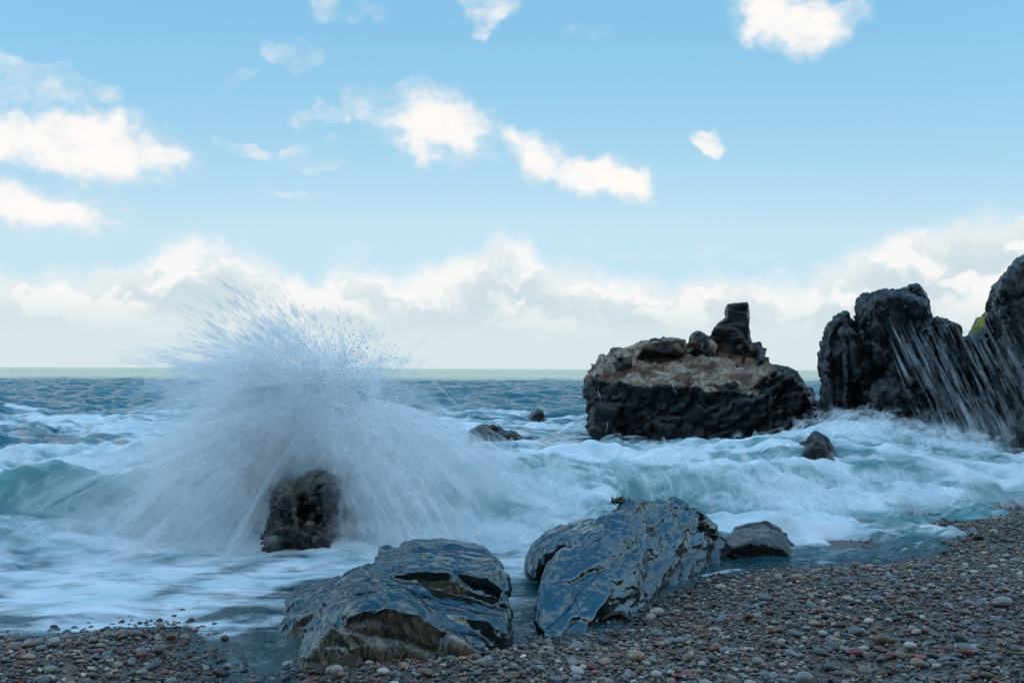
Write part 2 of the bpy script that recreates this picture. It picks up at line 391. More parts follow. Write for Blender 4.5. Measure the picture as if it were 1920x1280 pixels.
opac = .30 + .62 * sstep(0.0, 0.16, depth)
opac = np.where(Y > 9, 1, opac); opac = np.where(wet, .22, opac)
aer = np.clip(green + 0.75 * SURF, 0, 1); aer = np.where(wet, .7, aer)
me = np_mesh('sea', np.stack([Xd, Yd, Z], 1), grid_faces(len(rows), len(tx)))
fattr(me, 'foam', foam); fattr(me, 'opac', opac); fattr(me, 'aer', aer)
m, t, out = new_mat('sea_water')
p = t.pos(); F = t.attr('foam'); O = t.attr('opac'); A = t.attr('aer')
sp = t.n('ShaderNodeSeparateXYZ'); t.put(sp.inputs[0], p)
dist = sp.outputs[1]
pat = t.noise(t.mapping(p, scale=(.55, 1.0, .8)), 2.6, 7, 0.6, 0.6)
pat2 = t.noise(t.mapping(p, scale=(.35, 1.0, .4)), 9, 4, 0.6, 0.4)
pp = t.m('ADD', t.m('MULTIPLY', pat, 0.72), t.m('MULTIPLY', pat2, 0.28))
fm = t.smooth(t.m('ADD', pp, t.m('MULTIPLY', t.m('SUBTRACT', F, 0.5), 0.75)), 0.42, 0.66)
deep = t.mix(t.noise(t.mapping(p, scale=(.3, 1, 1)), .12, 3), (.004, .095, .135), (.006, .135, .17))
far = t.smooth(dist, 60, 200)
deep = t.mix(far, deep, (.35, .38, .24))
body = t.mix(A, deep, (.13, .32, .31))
rip = t.noise(t.mapping(p, scale=(1, 1.7, 1)), 7, 4, .6)
rip2 = t.noise(t.mapping(p, scale=(.6, 1.5, 1)), 1.6, 4, .6)
nrm = t.bump(t.m('ADD', t.m('MULTIPLY', rip, .25), rip2), 0.6, 0.22)
rough = t.lin(dist, 10, 200, 0.08, 0.30)
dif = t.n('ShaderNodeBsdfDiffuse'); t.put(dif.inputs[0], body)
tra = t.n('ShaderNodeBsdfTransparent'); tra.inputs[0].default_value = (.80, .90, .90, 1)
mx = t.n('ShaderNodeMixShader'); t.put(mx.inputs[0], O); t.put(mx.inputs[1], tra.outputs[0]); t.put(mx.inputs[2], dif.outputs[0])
gl = t.n('ShaderNodeBsdfGlossy'); t.put(gl.inputs['Roughness'], rough); t.put(gl.inputs['Normal'], nrm); gl.inputs[0].default_value = (1, 1, 1, 1)
fr = t.n('ShaderNodeFresnel'); fr.inputs[0].default_value = 1.33; t.put(fr.inputs['Normal'], nrm)
mw = t.n('ShaderNodeMixShader'); t.put(mw.inputs[0], t.m('MULTIPLY', fr.outputs[0], t.lin(dist, 100, 300, 0.80, 0.50))); t.put(mw.inputs[1], mx.outputs[0]); t.put(mw.inputs[2], gl.outputs[0])
fb = t.bump(pp, 0.5, 0.05)
fcol = t.mix(t.smooth(t.noise(t.mapping(p, scale=(.8, .8, 1.5)), 3.2, 5), .35, .65), (.60, .74, .76), (.88, .90, .90))
fs = bsdf(t, fcol, 0.75, fb, 0.15)
mf = t.n('ShaderNodeMixShader'); t.put(mf.inputs[0], t.m('MULTIPLY', fm, 0.94)); t.put(mf.inputs[1], mw.outputs[0]); t.put(mf.inputs[2], fs)
t.put(out.inputs[0], mf.outputs[0])
link('sea', me, m, kind='structure')

# ------------------------------------------------------------------ rocks
def block(outline, d0, d1, dm=None, front=0.72, back=0.75, sink=0.0, dfun=None):
    """a solid from an outline: full size at mid depth, smaller at its near and far faces"""
    o = np.array(outline, float); dm = (d0 + d1) / 2 if dm is None else dm
    c0 = o.mean(0); pts = []
    for dd, s in ((d0, front), (dm, 1.0), (d1, back)):
        for q in o:
            a = c0 + (q - c0) * s
            w_ = P(*q, dm); c_ = P(*c0, dm)
            v = c_ + (w_ - c_) * s
            v = np.array([P(*a, dd)[0], dd, v[2]])
            v[2] -= sink
            pts.append(v)
    return pts
def remesh(blocks, voxel):
    bm = bmesh.new()
    for pts in blocks:
        b2 = bmesh.new()
        for q in pts: b2.verts.new(q)
        r = bmesh.ops.convex_hull(b2, input=b2.verts[:])
        kill = [g for g in r['geom_interior'] + r['geom_unused'] if isinstance(g, bmesh.types.BMVert)]
        bmesh.ops.delete(b2, geom=list(set(kill)), context='VERTS')
        bmesh.ops.recalc_face_normals(b2, faces=b2.faces[:])
        tm = bpy.data.meshes.new('tmp'); b2.to_mesh(tm); b2.free(); bm.from_mesh(tm); bpy.data.meshes.remove(tm)
    me = bpy.data.meshes.new('tmp'); bm.to_mesh(me); bm.free()
    o = bpy.data.objects.new('tmp', me); COL.objects.link(o)
    md = o.modifiers.new('r', 'REMESH'); md.mode = 'VOXEL'; md.voxel_size = voxel; md.use_smooth_shade = True
    dg = bpy.context.evaluated_depsgraph_get(); ev = o.evaluated_get(dg).to_mesh()
    n = len(ev.vertices); co = np.empty(n * 3, np.float32); ev.vertices.foreach_get('co', co)
    nf = len(ev.polygons); fv = np.empty(len(ev.loops), np.int32); ev.loops.foreach_get('vertex_index', fv)
    lt = np.empty(nf, np.int32); ev.polygons.foreach_get('loop_total', lt)
    o.evaluated_get(dg).to_mesh_clear(); bpy.data.objects.remove(o); bpy.data.meshes.remove(me)
    assert (lt == 4).all()
    return co.reshape(-1, 3).astype(float), fv.reshape(-1, 4)
def vnormals(v, f):
    a = v[f[:, 2]] - v[f[:, 0]]; b = v[f[:, 3]] - v[f[:, 1]]; fn = np.cross(a, b)
    n = np.zeros_like(v)
    for k in range(4): np.add.at(n, f[:, k], fn)
    return n / (np.linalg.norm(n, axis=1, keepdims=True) + 1e-12)
def relax(v, f, it):
    e = np.concatenate([f[:, [0, 1]], f[:, [1, 2]], f[:, [2, 3]], f[:, [3, 0]]])
    for _ in range(it):
        s = np.zeros_like(v); c = np.zeros(len(v))
        for k in (0, 1):
            np.add.at(s, e[:, k], v[e[:, 1 - k]]); np.add.at(c, e[:, k], 1)
        v = v * .4 + .6 * s / c[:, None]
    return v
def strata(ax, ay, az_, sc):
    return np.array(Matrix.Rotation(ax, 3, 'X') @ Matrix.Rotation(ay, 3, 'Y') @ Matrix.Rotation(az_, 3, 'Z')) * np.array(sc)[:, None]
def rock(name, blocks, voxel, mat, label, layers, smooth_it=3, seed=0, cat='rock', tint=None, group=None, ampf=None):
    v, f = remesh(blocks, voxel); v = relax(v, f, smooth_it); n = vnormals(v, f); v0 = v.copy()
    cav = np.zeros(len(v)); af = ampf(v0) if ampf else 1.0
    for i, L in enumerate(layers):
        kind, M, amp = L[0], L[1], L[2]; q = v0 @ np.asarray(M).T + seed * 3.7
        if kind == 'facet':
            q = q + .25 * np.stack([vnoise(q * 1.7, 60), vnoise(q * 1.7, 61), vnoise(q * 1.7, 62)], 1)
            h, gap = facet(q, seed * 10 + i); crack = np.clip(1 - gap / 0.16, 0, 1)
            h = h * .75 - .55 * crack ** 1.5; cav = np.maximum(cav, crack * (amp > .02 * 1))
        elif kind == 'ridge': h = fbm(q, 4, seed + i * 7, ridged=True) - .3
        else: h = fbm(q, 5, seed + i * 7)
        v = v + n * (h * amp * af)[:, None]
    me = np_mesh(name, v, f)
    fattr(me, 'cav', cav)
    fattr(me, 'tint', tint(v0, n) if tint else np.zeros(len(v)))
    o = link(name, me, mat, label=label, cat=cat, group=group)
    return o, v, f
def iso(s): return np.eye(3) * s

def rock_material(name, dark, mid, cap, rough=(.25, .6), strat=(3, 3, 12), rot=(0, 0, 0), bump=.5, bdist=.03, fine=30, spec=.5, cap2=None, ior=1.5, coat=0.0, bdet=5, bw=.16, cracks=False):
    m, t, out = new_mat(name); p = t.pos(); q = t.mapping(p, rot=rot, scale=strat)
    a = t.noise(q, 1.0, 7, .62, .5); b = t.noise(p, fine, bdet, .6); c = t.noise(p, fine * .22, 6, .6)
    col = t.mix(t.smooth(a, .38, .66), dark, mid)
    col = t.mix(t.smooth(c, .6, .78), col, tuple(x * .5 for x in dark))
    cp = t.m('MULTIPLY', t.attr('tint'), 1.0)
    capc = t.mix(t.smooth(b, .4, .62), tuple(x * .45 for x in cap), cap)
    if cap2: capc = t.mix(t.smooth(c, .45, .6), capc, cap2)
    if cracks:
        cr = t.noise(t.mapping(p, scale=(1, 1, .16)), 13, 3, .6, .8); cl_ = t.smooth(t.m('ABSOLUTE', t.m('SUBTRACT', cr, .5)), .0, .035)
        gr = t.noise(t.mapping(p, scale=(1, 1, .45)), 30, 5, .7)
        capc = t.mix(t.smooth(gr, .38, .62), tuple(x_ * .5 for x_ in cap), capc)
        capc = t.mix(cl_, (.012, .010, .008), capc)
    fac = t.smooth(t.m('ADD', cp, t.m('MULTIPLY', t.m('SUBTRACT', c, .5), 1.1)), .38, .62)
    col = t.mix(fac, col, capc)
    h = t.m('ADD', t.m('MULTIPLY', a, 1.0), t.m('ADD', t.m('MULTIPLY', b, bw), t.m('MULTIPLY', c, .5)))
    if cracks: h = t.m('ADD', h, t.m('MULTIPLY', fac, t.m('ADD', t.m('MULTIPLY', cl_, .5), t.m('MULTIPLY', gr, 1.6))))
    nb = t.bump(h, bump, bdist)
    r = t.m('ADD', t.lin(t.noise(p, fine * .5, 4), .35, .65, rough[0], rough[1]), t.m('MULTIPLY', fac, .25))
    t.put(out.inputs[0], bsdf(t, col, r, nb, spec, ior, **({'Specular Tint': (.72, .93, 1.0, 1)} if spec >= .9 else {}), **({'Coat Weight': coat, 'Coat Roughness': .12, 'Coat Normal': nb} if coat else {}))); return m

M_dark = rock_material('dark_wet_rock', (.005, .0045, .004), (.022, .018, .015), (.50, .37, .26), (.26, .55), (1.2, 1.2, 3.2), (.2, .5, .3), .8, .10, 9, .5, (.15, .075, .045))
M_slate = rock_material('blue_slate_rock', (.005, .007, .008), (.030, .034, .036), (.20, .17, .10), (.16, .42), (3.0, 3.0, .6), (.1, .3, 0), 1.0, .12, 8, .6)
M_boul = rock_material('wet_green_slate', (.004, .006, .006), (.014, .022, .022), (.27, .20, .115), (.03, .16), (3.0, 3.0, 11), (.35, .75, .2), .34, .02, 26, .95, (.46, .37, .25), 1.6, bdet=2, bw=.07, cracks=True)
M_ridge = rock_material('wet_blue_schist', (.004, .008, .009), (.016, .028, .030), (.006, .005, .004), (.03, .16), (3.2, 3.2, 9), (.5, -.7, .3), .40, .02, 24, .95, None, 1.65, bdet=2, bw=.07)
M_black = rock_material('black_wet_rock', (.007, .006, .005), (.028, .023, .019), (.13, .095, .06), (.14, .42), (4, 4, 7), (.3, .3, .3), .8, .04, 18, .6)
def along(a, fa, fp):
    a = Vector(a).normalized(); b = a.cross(Vector((0, 0, 1))).normalized(); c = a.cross(b)
    return np.array([tuple(a * fa), tuple(b * fp), tuple(c * fp)])

# big stack with the tan top
bl = [[P(*q) for q in ((1112, 822, 18.9), (1280, 835, 18.6), (1450, 826, 18.8), (1533, 800, 19.4), (1103, 706, 19.1), (1150, 712, 18.6), (1240, 728, 18.3), (1330, 718, 18.4), (1430, 712, 18.8), (1500, 706, 19.4), (1541, 772, 19.6),
                          (1142, 664, 20.2), (1200, 643, 20.8), (1300, 640, 21.2), (1400, 676, 21.6), (1452, 688, 21.6), (1112, 740, 22.5), (1200, 660, 23.5), (1430, 700, 23.5), (1112, 790, 23), (1530, 780, 23))],
      block([(1390, 720), (1440, 684), (1492, 697), (1520, 730), (1541, 772), (1536, 792), (1480, 812), (1390, 818)], 18.5, 22.5, 20.0, .88),
      block([(1356, 690), (1362, 640), (1364, 572), (1404, 569), (1407, 640), (1405, 690)], 20.2, 21.6, 20.9, .97, .97), block([(1322, 690), (1328, 634), (1347, 606), (1366, 596), (1372, 690)], 20.2, 21.4, None, .93, .93),
      block([(1398, 690), (1404, 655), (1418, 641), (1430, 648), (1438, 690)], 20.2, 21.4, None, .85, .85),
      block([(1290, 665), (1298, 628), (1312, 620), (1332, 640), (1350, 675)], 19.8, 21.4, None, .85),
      block([(1140, 690), (1144, 664), (1165, 655), (1188, 664), (1195, 690)], 19.0, 20.4),
      block([(1185, 670), (1190, 648), (1230, 634), (1285, 636), (1290, 670)], 19.4, 21.0),
      block([(1102, 712), (1104, 700), (1120, 694), (1140, 700), (1150, 730), (1120, 745)], 18.9, 20.4, None, .85),
      block([(1106, 812), (1108, 770), (1125, 750), (1150, 760), (1170, 815)], 18.2, 20.2, None, .8),
      block([(1200, 830), (1200, 770), (1300, 720), (1440, 730), (1530, 790), (1500, 840)], 18.3, 22, 19.5, .9)]
bl.append([(x, y, z) for x in (2.1, 7.2) for y in (18.9, 22.5) for z in (-.9, .4)])
def tint_big(v, n):
    c = P(1250, 690, 19.5)
    zz = v[:, 2] + .60 * fbm(v * 1.5, 4, 17)
    a = sstep(1.0, 1.35, zz) * sstep(6.6, 5.0, v[:, 0]) * sstep(2.42, 2.15, v[:, 2])
    return a * (.30 + .75 * sstep(-.15, .35, n[:, 2]))
big, bv, bf = rock('sea_stack', bl, .045, M_dark, 'large blocky dark rock with tan lichened top and a square spire', [
    ('facet', strata(.2, .5, .3, (1.3, 1.3, 1.7)), .13), ('facet', strata(.1, .6, .2, (3.0, 3.0, 4.0)), .085), ('facet', strata(.4, .3, .2, (7, 7, 8)), .032), ('ridge', strata(0, .3, .5, (1.4, 1.4, 2.4)), .04), ('fbm', iso(9), .018)], 1, 2, tint=tint_big, ampf=lambda v: 1 - .68 * sstep(2.0, 2.5, v[:, 2]))

m, t, out = new_mat('white_water'); t.put(out.inputs[0], bsdf(t, t.mix(t.noise(t.pos(), 14), (.30, .38, .40), (.75, .8, .8)), .35)); M_white = m
from mathutils.bvhtree import BVHTree
def trickle(parent, v, f, starts, width, length):
    tree = BVHTree.FromPolygons(v.tolist(), f.tolist())
    for k, st_ in enumerate(starts):
        q = Vector(st_); hit = tree.ray_cast(Vector((0, 0, CAM_H)), (q - Vector((0, 0, CAM_H))).normalized())
        if hit[0] is None: continue
        path = []; p_ = hit[0]; tot = 0; vel = Vector((0, 0, 0))
        L_ = length * random.uniform(.6, 1.2)
        while tot < L_ and len(path) < 90:
            loc, nrm_, _, _ = tree.find_nearest(p_)
            if loc is None: break
            path.append((loc + nrm_ * .012, nrm_))
            dwn = Vector((0, 0, -1)); tg = dwn - nrm_ * dwn.dot(nrm_)
            if nrm_.z < -.1: tg = dwn * .8 + Vector((0, -.25, 0))
            if tg.length < .05: tg = Vector((0, -1, -.2))
            vel = (vel * .5 + tg.normalized() * .5 + Vector((random.uniform(-.05, .05), 0, 0))); stp = vel.normalized() * .045
            p_ = loc + stp + nrm_ * .01; tot += .045
            if loc.z < .05: break
        if len(path) < 4: continue
        bm = bmesh.new(); rows_ = []
        for i, (c, nn) in enumerate(path):
            d = (path[min(i + 1, len(path) - 1)][0] - path[max(i - 1, 0)][0]).normalized(); sd = d.cross(nn).normalized()
            wd = width * (.35 + .65 * random.random()) * min(1, (len(path) - i) / 6) * min(1, .4 + i / 5)
            rows_.append([bm.verts.new(c - sd * wd - nn * .02), bm.verts.new(c + nn * wd * .35), bm.verts.new(c + sd * wd - nn * .02)])
        for r0, r1 in zip(rows_, rows_[1:]):
            for a in (0, 1): bm.faces.new((r0[a], r0[a + 1], r1[a + 1], r1[a]))
        me = bpy.data.meshes.new('water_trickle'); bm.to_mesh(me); bm.free(); me.shade_smooth()
        link('water_trickle', me, M_white, parent=parent)
trickle(big, bv, bf, [P(*q, 20) for q in ((1122, 722), (1150, 708), (1205, 708), (1262, 714), (1292, 690), (1318, 645), (1332, 662), (1378, 698), (1140, 790))], .012, .6)

# ragged slate outcrop on the right
bl = [block([(1541, 800), (1546, 650), (1556, 618), (1566, 600), (1584, 590), (1600, 602), (1604, 640), (1600, 800)], 16.6, 18.6, 17.4, .85),
      block([(1590, 830), (1600, 640), (1611, 572), (1650, 550), (1692, 546), (1738, 566), (1748, 590), (1760, 830)], 16.2, 19.2, 17.6, .82),
      block([(1730, 830), (1735, 600), (1770, 605), (1794, 614), (1799, 640), (1802, 830)], 16.2, 18.6, 17.4, .85),
      block([(1688, 575), (1696, 545), (1712, 536), (1728, 541), (1746, 575)], 17.0, 18.2, None, .85),
      block([(1608, 640), (1612, 574), (1626, 556), (1640, 560), (1648, 640)], 16.5, 17.6, None, .9), block([(1640, 620), (1644, 552), (1660, 547), (1672, 554), (1680, 620)], 16.4, 17.5, None, .9),
      block([(1566, 660), (1572, 598), (1584, 588), (1590, 596), (1594, 660)], 16.7, 17.5, None, .9), block([(1545, 700), (1550, 640), (1562, 610), (1572, 640), (1576, 700)], 16.5, 17.6, None, .9),
      block([(1748, 680), (1752, 600), (1772, 602), (1792, 612), (1800, 680)], 16.2, 17.4, None, .9),
      block([(1612, 840), (1630, 740), (1650, 716), (1690, 722), (1740, 770), (1760, 850)], 15.2, 17.4, 16.2, .8),
      block([(1720, 860), (1730, 770), (1800, 735), (1900, 740), (1990, 800), (1990, 860)], 15.0, 17.8, 16.0, .85),
      block([(1790, 800), (1795, 640), (1815, 630), (1850, 628), (1872, 640), (1880, 800)], 16.6, 18.6, 17.2, .9),
      block([(1535, 830), (1545, 780), (1600, 760), (1640, 800), (1650, 850)], 15.8, 18, 16.6, .8)]
bl.append([(x, y, z) for x in (6.4, 10.5) for y in (15.8, 18.3) for z in (-.9, .3)])
rf_ = random.Random(5); prof = [(1545, 650), (1562, 612), (1584, 592), (1598, 610), (1612, 576), (1650, 552), (1692, 548), (1712, 538), (1740, 568), (1760, 602), (1796, 618), (1800, 640), (1850, 640)]
for q in range(34):
    cx_ = rf_.uniform(1552, 1800); ty = float(np.interp(cx_, [a for a, _ in prof], [b for _, b in prof])) + rf_.uniform(4, 150); hw = rf_.uniform(7, 19); ln = rf_.uniform(-26, -4); hgt = rf_.uniform(70, 190); d_ = rf_.uniform(15.9, 16.7)
    bl.append(block([(cx_ - hw * .5 + ln * .5, ty + rf_.uniform(0, 14)), (cx_ + hw * .4 + ln * .5, ty), (cx_ + hw - ln * .3, min(ty + hgt, 850)), (cx_ - hw - ln * .3, min(ty + hgt, 850))], d_ - .18, d_ + .9, d_ + .1, .8))
slate, sv, sf = rock('slate_outcrop', bl, .042, M_slate, 'tall ragged blue-grey slate outcrop streaming with seawater', [
    ('facet', strata(.1, .35, 0, (2.2, 1.8, .55)), .08), ('facet', strata(.1, .3, .2, (5.5, 5, 1.9)), .06), ('ridge', strata(.1, .3, 0, (1.9, 1.6, .32)), .08), ('ridge', strata(.1, .28, 0, (6, 5, .7)), .05), ('facet', strata(.1, .3, 0, (10, 9, 4)), .022)], 0, 4)

# headland rock that leaves the frame on the right
bl = [block([(1868, 860), (1866, 640), (1862, 575), (1872, 545), (1890, 524), (1915, 492), (1990, 450), (2110, 420), (2200, 470), (2200, 860)], 14.4, 20, 16.2, .86),
      block([(1880, 870), (1895, 790), (1925, 765), (2000, 770), (2060, 870)], 13.2, 15.5, 14.2, .8)]
bl.append([(x, y, z) for x in (9.2, 12.5) for y in (14.4, 19) for z in (-.9, .3)])
head, hv, hf = rock('headland_rock', bl, .05, M_slate, 'tall rounded dark rock cut off by the right edge of the picture', [
    ('facet', strata(.3, .2, .4, (1.1, 1.1, .8)), .11), ('facet', strata(.1, .5, .2, (3.6, 3.6, 2.2)), .06), ('ridge', strata(.1, .3, 0, (3, 3, .9)), .06), ('fbm', iso(8), .03)], 1, 6)

def tint_lich(v, n):
    return .75 * sstep(-.2, .3, n[:, 2]) * sstep(.55, .2, np.abs(vnoise(v * 1.1, 3)))
M_lich = rock_material('lichen_rock', (.12, .12, .11), (.30, .30, .28), (.30, .29, .05), (.5, .8), (2, 2, 5), (.2, .4, .1), .6, .12, 6, .3)
rock('lichen_rock', [block([(1815, 680), (1826, 622), (1842, 596), (1862, 580), (1890, 590), (1910, 680)], 27, 31)], .09, M_lich,
     'pale rock with yellow-green lichen seen in the gap beside the right headland', [('facet', strata(.3, .2, .2, (1, 1, 1.5)), .2), ('fbm', iso(2.5), .12)], 2, 8, tint=tint_lich)

# rocks standing in the surf
rock('splash_rock', [block([(500, 1018), (512, 960), (518, 918), (545, 906), (592, 886), (618, 894), (630, 930), (640, 980), (620, 1016)], 7.5, 8.7, 8.0, .78),
                     block([(486, 1024), (496, 992), (540, 958), (606, 966), (640, 996), (622, 1022)], 7.3, 8.3, 7.7, .85), block([(560, 1000), (572, 915), (606, 886), (634, 908), (642, 960), (640, 1000)], 7.4, 8.2, 7.6, .8),
                     block([(510, 1000), (516, 925), (540, 905), (560, 950), (560, 1000)], 7.2, 8.0, 7.5, .8)], .014, M_black,
     'dark jagged rock in the surf that the wave is bursting over', [('facet', strata(.4, .3, .2, (4.2, 4.2, 5)), .06), ('facet', iso(11), .026), ('fbm', iso(9), .02)], 1, 9,
     tint=lambda v, n: .42 + .15 * n[:, 2])
rock('low_surf_rock', [block([(880, 838), (884, 812), (905, 798), (925, 800), (945, 838)], 18.4, 19.8), block([(915, 842), (930, 806), (960, 806), (985, 822), (1004, 832), (990, 845)], 18.2, 19.6)], .03, M_black,
     'low jagged dark rock awash in foam left of the big stack', [('facet', iso(2.2), .10), ('facet', iso(6), .035), ('fbm', iso(5), .04)], 1, 10)
rock('far_surf_rock', [block([(990, 796), (994, 774), (1005, 767), (1020, 769), (1027, 792)], 26.0, 27.0)], .03, M_black,
     'smallest dark rock poking out of open water behind the surf', [('facet', iso(3), .07), ('fbm', iso(6), .03)], 1, 11)
rock('foam_rock', [block([(1488, 905), (1496, 836), (1526, 806), (1550, 822), (1574, 866), (1582, 905)], 11.3, 12.3)], .02, M_slate,
     'small dark pointed rock standing in white foam between the stack and the outcrop', [('facet', iso(2.4), .05), ('fbm', iso(5), .03)], 2, 12)
rock('gap_rock', [block([(1545, 800), (1550, 772), (1580, 763), (1610, 775), (1618, 805)], 14.6, 15.8)], .03, M_slate,
     'low wet rock in the gap at the foot of the slate outcrop', [('facet', iso(2.6), .06), ('fbm', iso(5), .03)], 2, 13)

# three boulders on the beach
bl = [block([(546, 1262), (556, 1212), (606, 1140), (660, 1106), (720, 1098), (790, 1112), (860, 1150), (930, 1196), (915, 1232), (700, 1262)], 4.55, 5.5, 4.85, .88),
      block([(690, 1120), (800, 1098), (930, 1120), (960, 1150), (956, 1205), (900, 1235), (780, 1200)], 4.75, 5.9, 5.15, .86),
      block([(640, 1118), (662, 1086), (700, 1060), (765, 1042), (850, 1043), (925, 1052), (955, 1078), (960, 1118), (900, 1130), (800, 1112), (720, 1092)], 5.05, 6.0, 5.4, .92),
      block([(518, 1212), (524, 1165), (545, 1140), (600, 1112), (648, 1098), (680, 1120), (640, 1200), (560, 1222)], 5.15, 5.9, 5.4, .85)]
def tint_boul(v, n):
    return 1.0 * sstep(-.25, -.6, n[:, 1]) * sstep(.42, .30, v[:, 2]) * sstep(-.15, -.35, v[:, 0]) + .75 * sstep(-.2, -.6, n[:, 1]) * sstep(.2, .12, v[:, 2]) * sstep(-.05, -.25, v[:, 0])
boul1, b1v, b1f = rock('slab_boulder', bl, .0115, M_boul, 'wet boulder with an overhanging dark slab above a tan cracked face', [
    ('ridge', along((1, .15, -.22), .9, 3.0), .030), ('facet', along((1, .15, -.22), 1.6, 3.0), .034), ('facet', along((1, .1, -.25), 4.5, 9), .010), ('fbm', iso(5), .016), ('fbm', along((1, .1, -.3), 7, 14), .008), ('ridge', strata(0, 0, 0, (9, 9, 1.2)), .012)], 3, 14, cat='boulder', tint=tint_boul)
bl = [[P(*q) for q in ((1008, 1112, 5.45), (1056, 1042, 5.95), (1128, 984, 6.35), (1188, 938, 6.75), (1262, 938, 7.05), (1318, 963, 7.25), (1360, 1004, 7.4),
                          (1000, 1160, 5.25), (1045, 1200, 5.1), (1105, 1165, 5.4), (1130, 1105, 5.65), (1200, 1040, 6.15), (1250, 1062, 6.4), (1310, 1048, 6.9), (1352, 1030, 7.3),
                          (1195, 945, 7.5), (1270, 950, 7.8), (1110, 1000, 7.0), (1040, 1060, 6.3))] + [(.15, 5.3, -.2), (.55, 5.25, -.2), (1.95, 7.4, -.2), (1.6, 7.9, -.1), (.5, 7.2, -.2)],
      block([(988, 1072), (998, 1036), (1050, 1000), (1105, 984), (1150, 1000), (1120, 1075), (1040, 1095)], 6.3, 7.2, 6.6, .85)]
def tint_ridge(v, n):
    return .75 * sstep(.30, .12, v[:, 2]) * sstep(.6, 1.0, v[:, 0]) * sstep(.1, -.4, n[:, 1])
boul2, b2v, b2f = rock('ridged_boulder', bl, .014, M_ridge, 'large wet blue-grey ridged boulder shining beside the shingle', [
    ('ridge', along((-.55, -.8, -.35), .8, 3.2), .055), ('ridge', along((-.6, -.75, -.45), 1.9, 7.5), .016), ('facet', along((-.5, -.8, -.3), 1.8, 3.2), .036), ('facet', along((-.5, -.85, -.2), 4.5, 9), .012), ('fbm', iso(6), .022), ('fbm', along((-.5, -.85, -.3), 8, 17), .010)], 3, 15, cat='boulder', tint=tint_ridge)
rock('low_boulder', [block([(1355, 1022), (1362, 1006), (1395, 996), (1440, 996), (1476, 1011), (1494, 1028), (1470, 1056), (1400, 1050)], 7.2, 8.2, 7.6, .85)], .012, M_black,
     'low smooth dark boulder in the wash beside the ridged one', [('ridge', strata(.4, .5, .2, (2, 2, 5)), .025), ('facet', iso(3.5), .02), ('fbm', iso(10), .008)], 3, 16, cat='boulder')

# ------------------------------------------------------------------ shingle
def ico(level):
    bm = bmesh.new(); bmesh.ops.create_icosphere(bm, subdivisions=level, radius=1)
    v = np.array([q.co[:] for q in bm.verts]); f = np.array([[q.index for q in g.verts] for g in bm.faces]); bm.free(); return v, f
oct_v = np.array([(1, 0, 0), (-1, 0, 0), (0, 1, 0), (0, -1, 0), (0, 0, 1), (0, 0, -1)], float)
def octa():
    bm = bmesh.new(); vs_ = [bm.verts.new(q) for q in oct_v]
    for a in ((0, 2, 4), (2, 1, 4), (1, 3, 4), (3, 0, 4), (2, 0, 5), (1, 2, 5), (3, 1, 5), (0, 3, 5)): bm.faces.new([vs_[i] for i in a])
    bmesh.ops.subdivide_edges(bm, edges=bm.edges[:], cuts=1, use_grid_fill=True); bmesh.ops.triangulate(bm, faces=bm.faces[:])
    for q in bm.verts: q.co.normalize()
    bm.verts.index_update()
    v = np.array([q.co[:] for q in bm.verts]); f = np.array([[q.index for q in g.verts] for g in bm.faces]); bm.free(); return v, f
PAL = np.array([(.15, .17, .18), (.24, .245, .24), (.085, .095, .10), (.40, .375, .34), (.19, .125, .085), (.20, .075, .06), (.36, .25, .16), (.12, .17, .175), (.56, .53, .48), (.04, .036, .034), (.13, .095, .07)])
PNAME = ['slate-blue', 'grey', 'dark blue-grey', 'pale grey', 'brown', 'maroon', 'tan', 'teal-grey', 'off-white', 'black', 'dull brown']
PW = np.array([.11, .13, .12, .055, .17, .11, .09, .07, .02, .09, .15]); PW /= PW.sum()
N = 170000
px_ = RNG.uniform(-.72, .72, N); dd = np.sqrt(RNG.uniform(3.2 ** 2, 12.5 ** 2, N))
x = px_ * np.maximum(dd, 3.6); y = dd
s = shore(x, y); WETP = [tuple(G(*p)[:2]) for p in ((345, 1166), (520, 1120), (640, 1100), (640, 1330), (350, 1330))]
keep = (s > -0.75 * RNG.random(N) ** 1.5) | (in_poly(x, y, WETP) & (RNG.random(N) < .5))
x, y, s = x[keep], y[keep], s[keep]
L = np.clip(np.exp(RNG.normal(math.log(.0105), .46, len(x))), .0055, .040)      # half length
thin = RNG.random(len(x)) < np.clip(1.15 - y / 16, .3, 1)
x, y, s, L = x[thin], y[thin], s[thin], L[thin]
order = np.argsort(L); x, y, s, L = x[order], y[order], s[order], L[order]
n = len(x)
ratio = np.stack([np.ones(n), RNG.uniform(.62, .92, n), RNG.uniform(.36, .66, n)], 1)
z = ground_z(x, y) + L * ratio[:, 2] * RNG.uniform(-.1, .9, n)
yaw = RNG.normal(0, .7, n); tx_ = RNG.normal(0, .22, n); ty_ = RNG.normal(0, .22, n)
ci = RNG.choice(len(PAL), n, p=PW)
PAL = PAL * np.array([1.06, .97, .89])
colr = PAL[ci] * np.exp(RNG.normal(0, .28, n))[:, None]
def rotmats(yaw, a, b):
    cz, sz, ca, sa, cb, sb_ = np.cos(yaw), np.sin(yaw), np.cos(a), np.sin(a), np.cos(b), np.sin(b)
    o = np.zeros_like(cz); one = o + 1
    Rz = np.stack([np.stack([cz, -sz, o], 1), np.stack([sz, cz, o], 1), np.stack([o, o, one], 1)], 1)
    Rx = np.stack([np.stack([one, o, o], 1), np.stack([o, ca, -sa], 1), np.stack([o, sa, ca], 1)], 1)
    Ry = np.stack([np.stack([cb, o, sb_], 1), np.stack([o, one, o], 1), np.stack([-sb_, o, cb], 1)], 1)
    return Rz @ Rx @ Ry
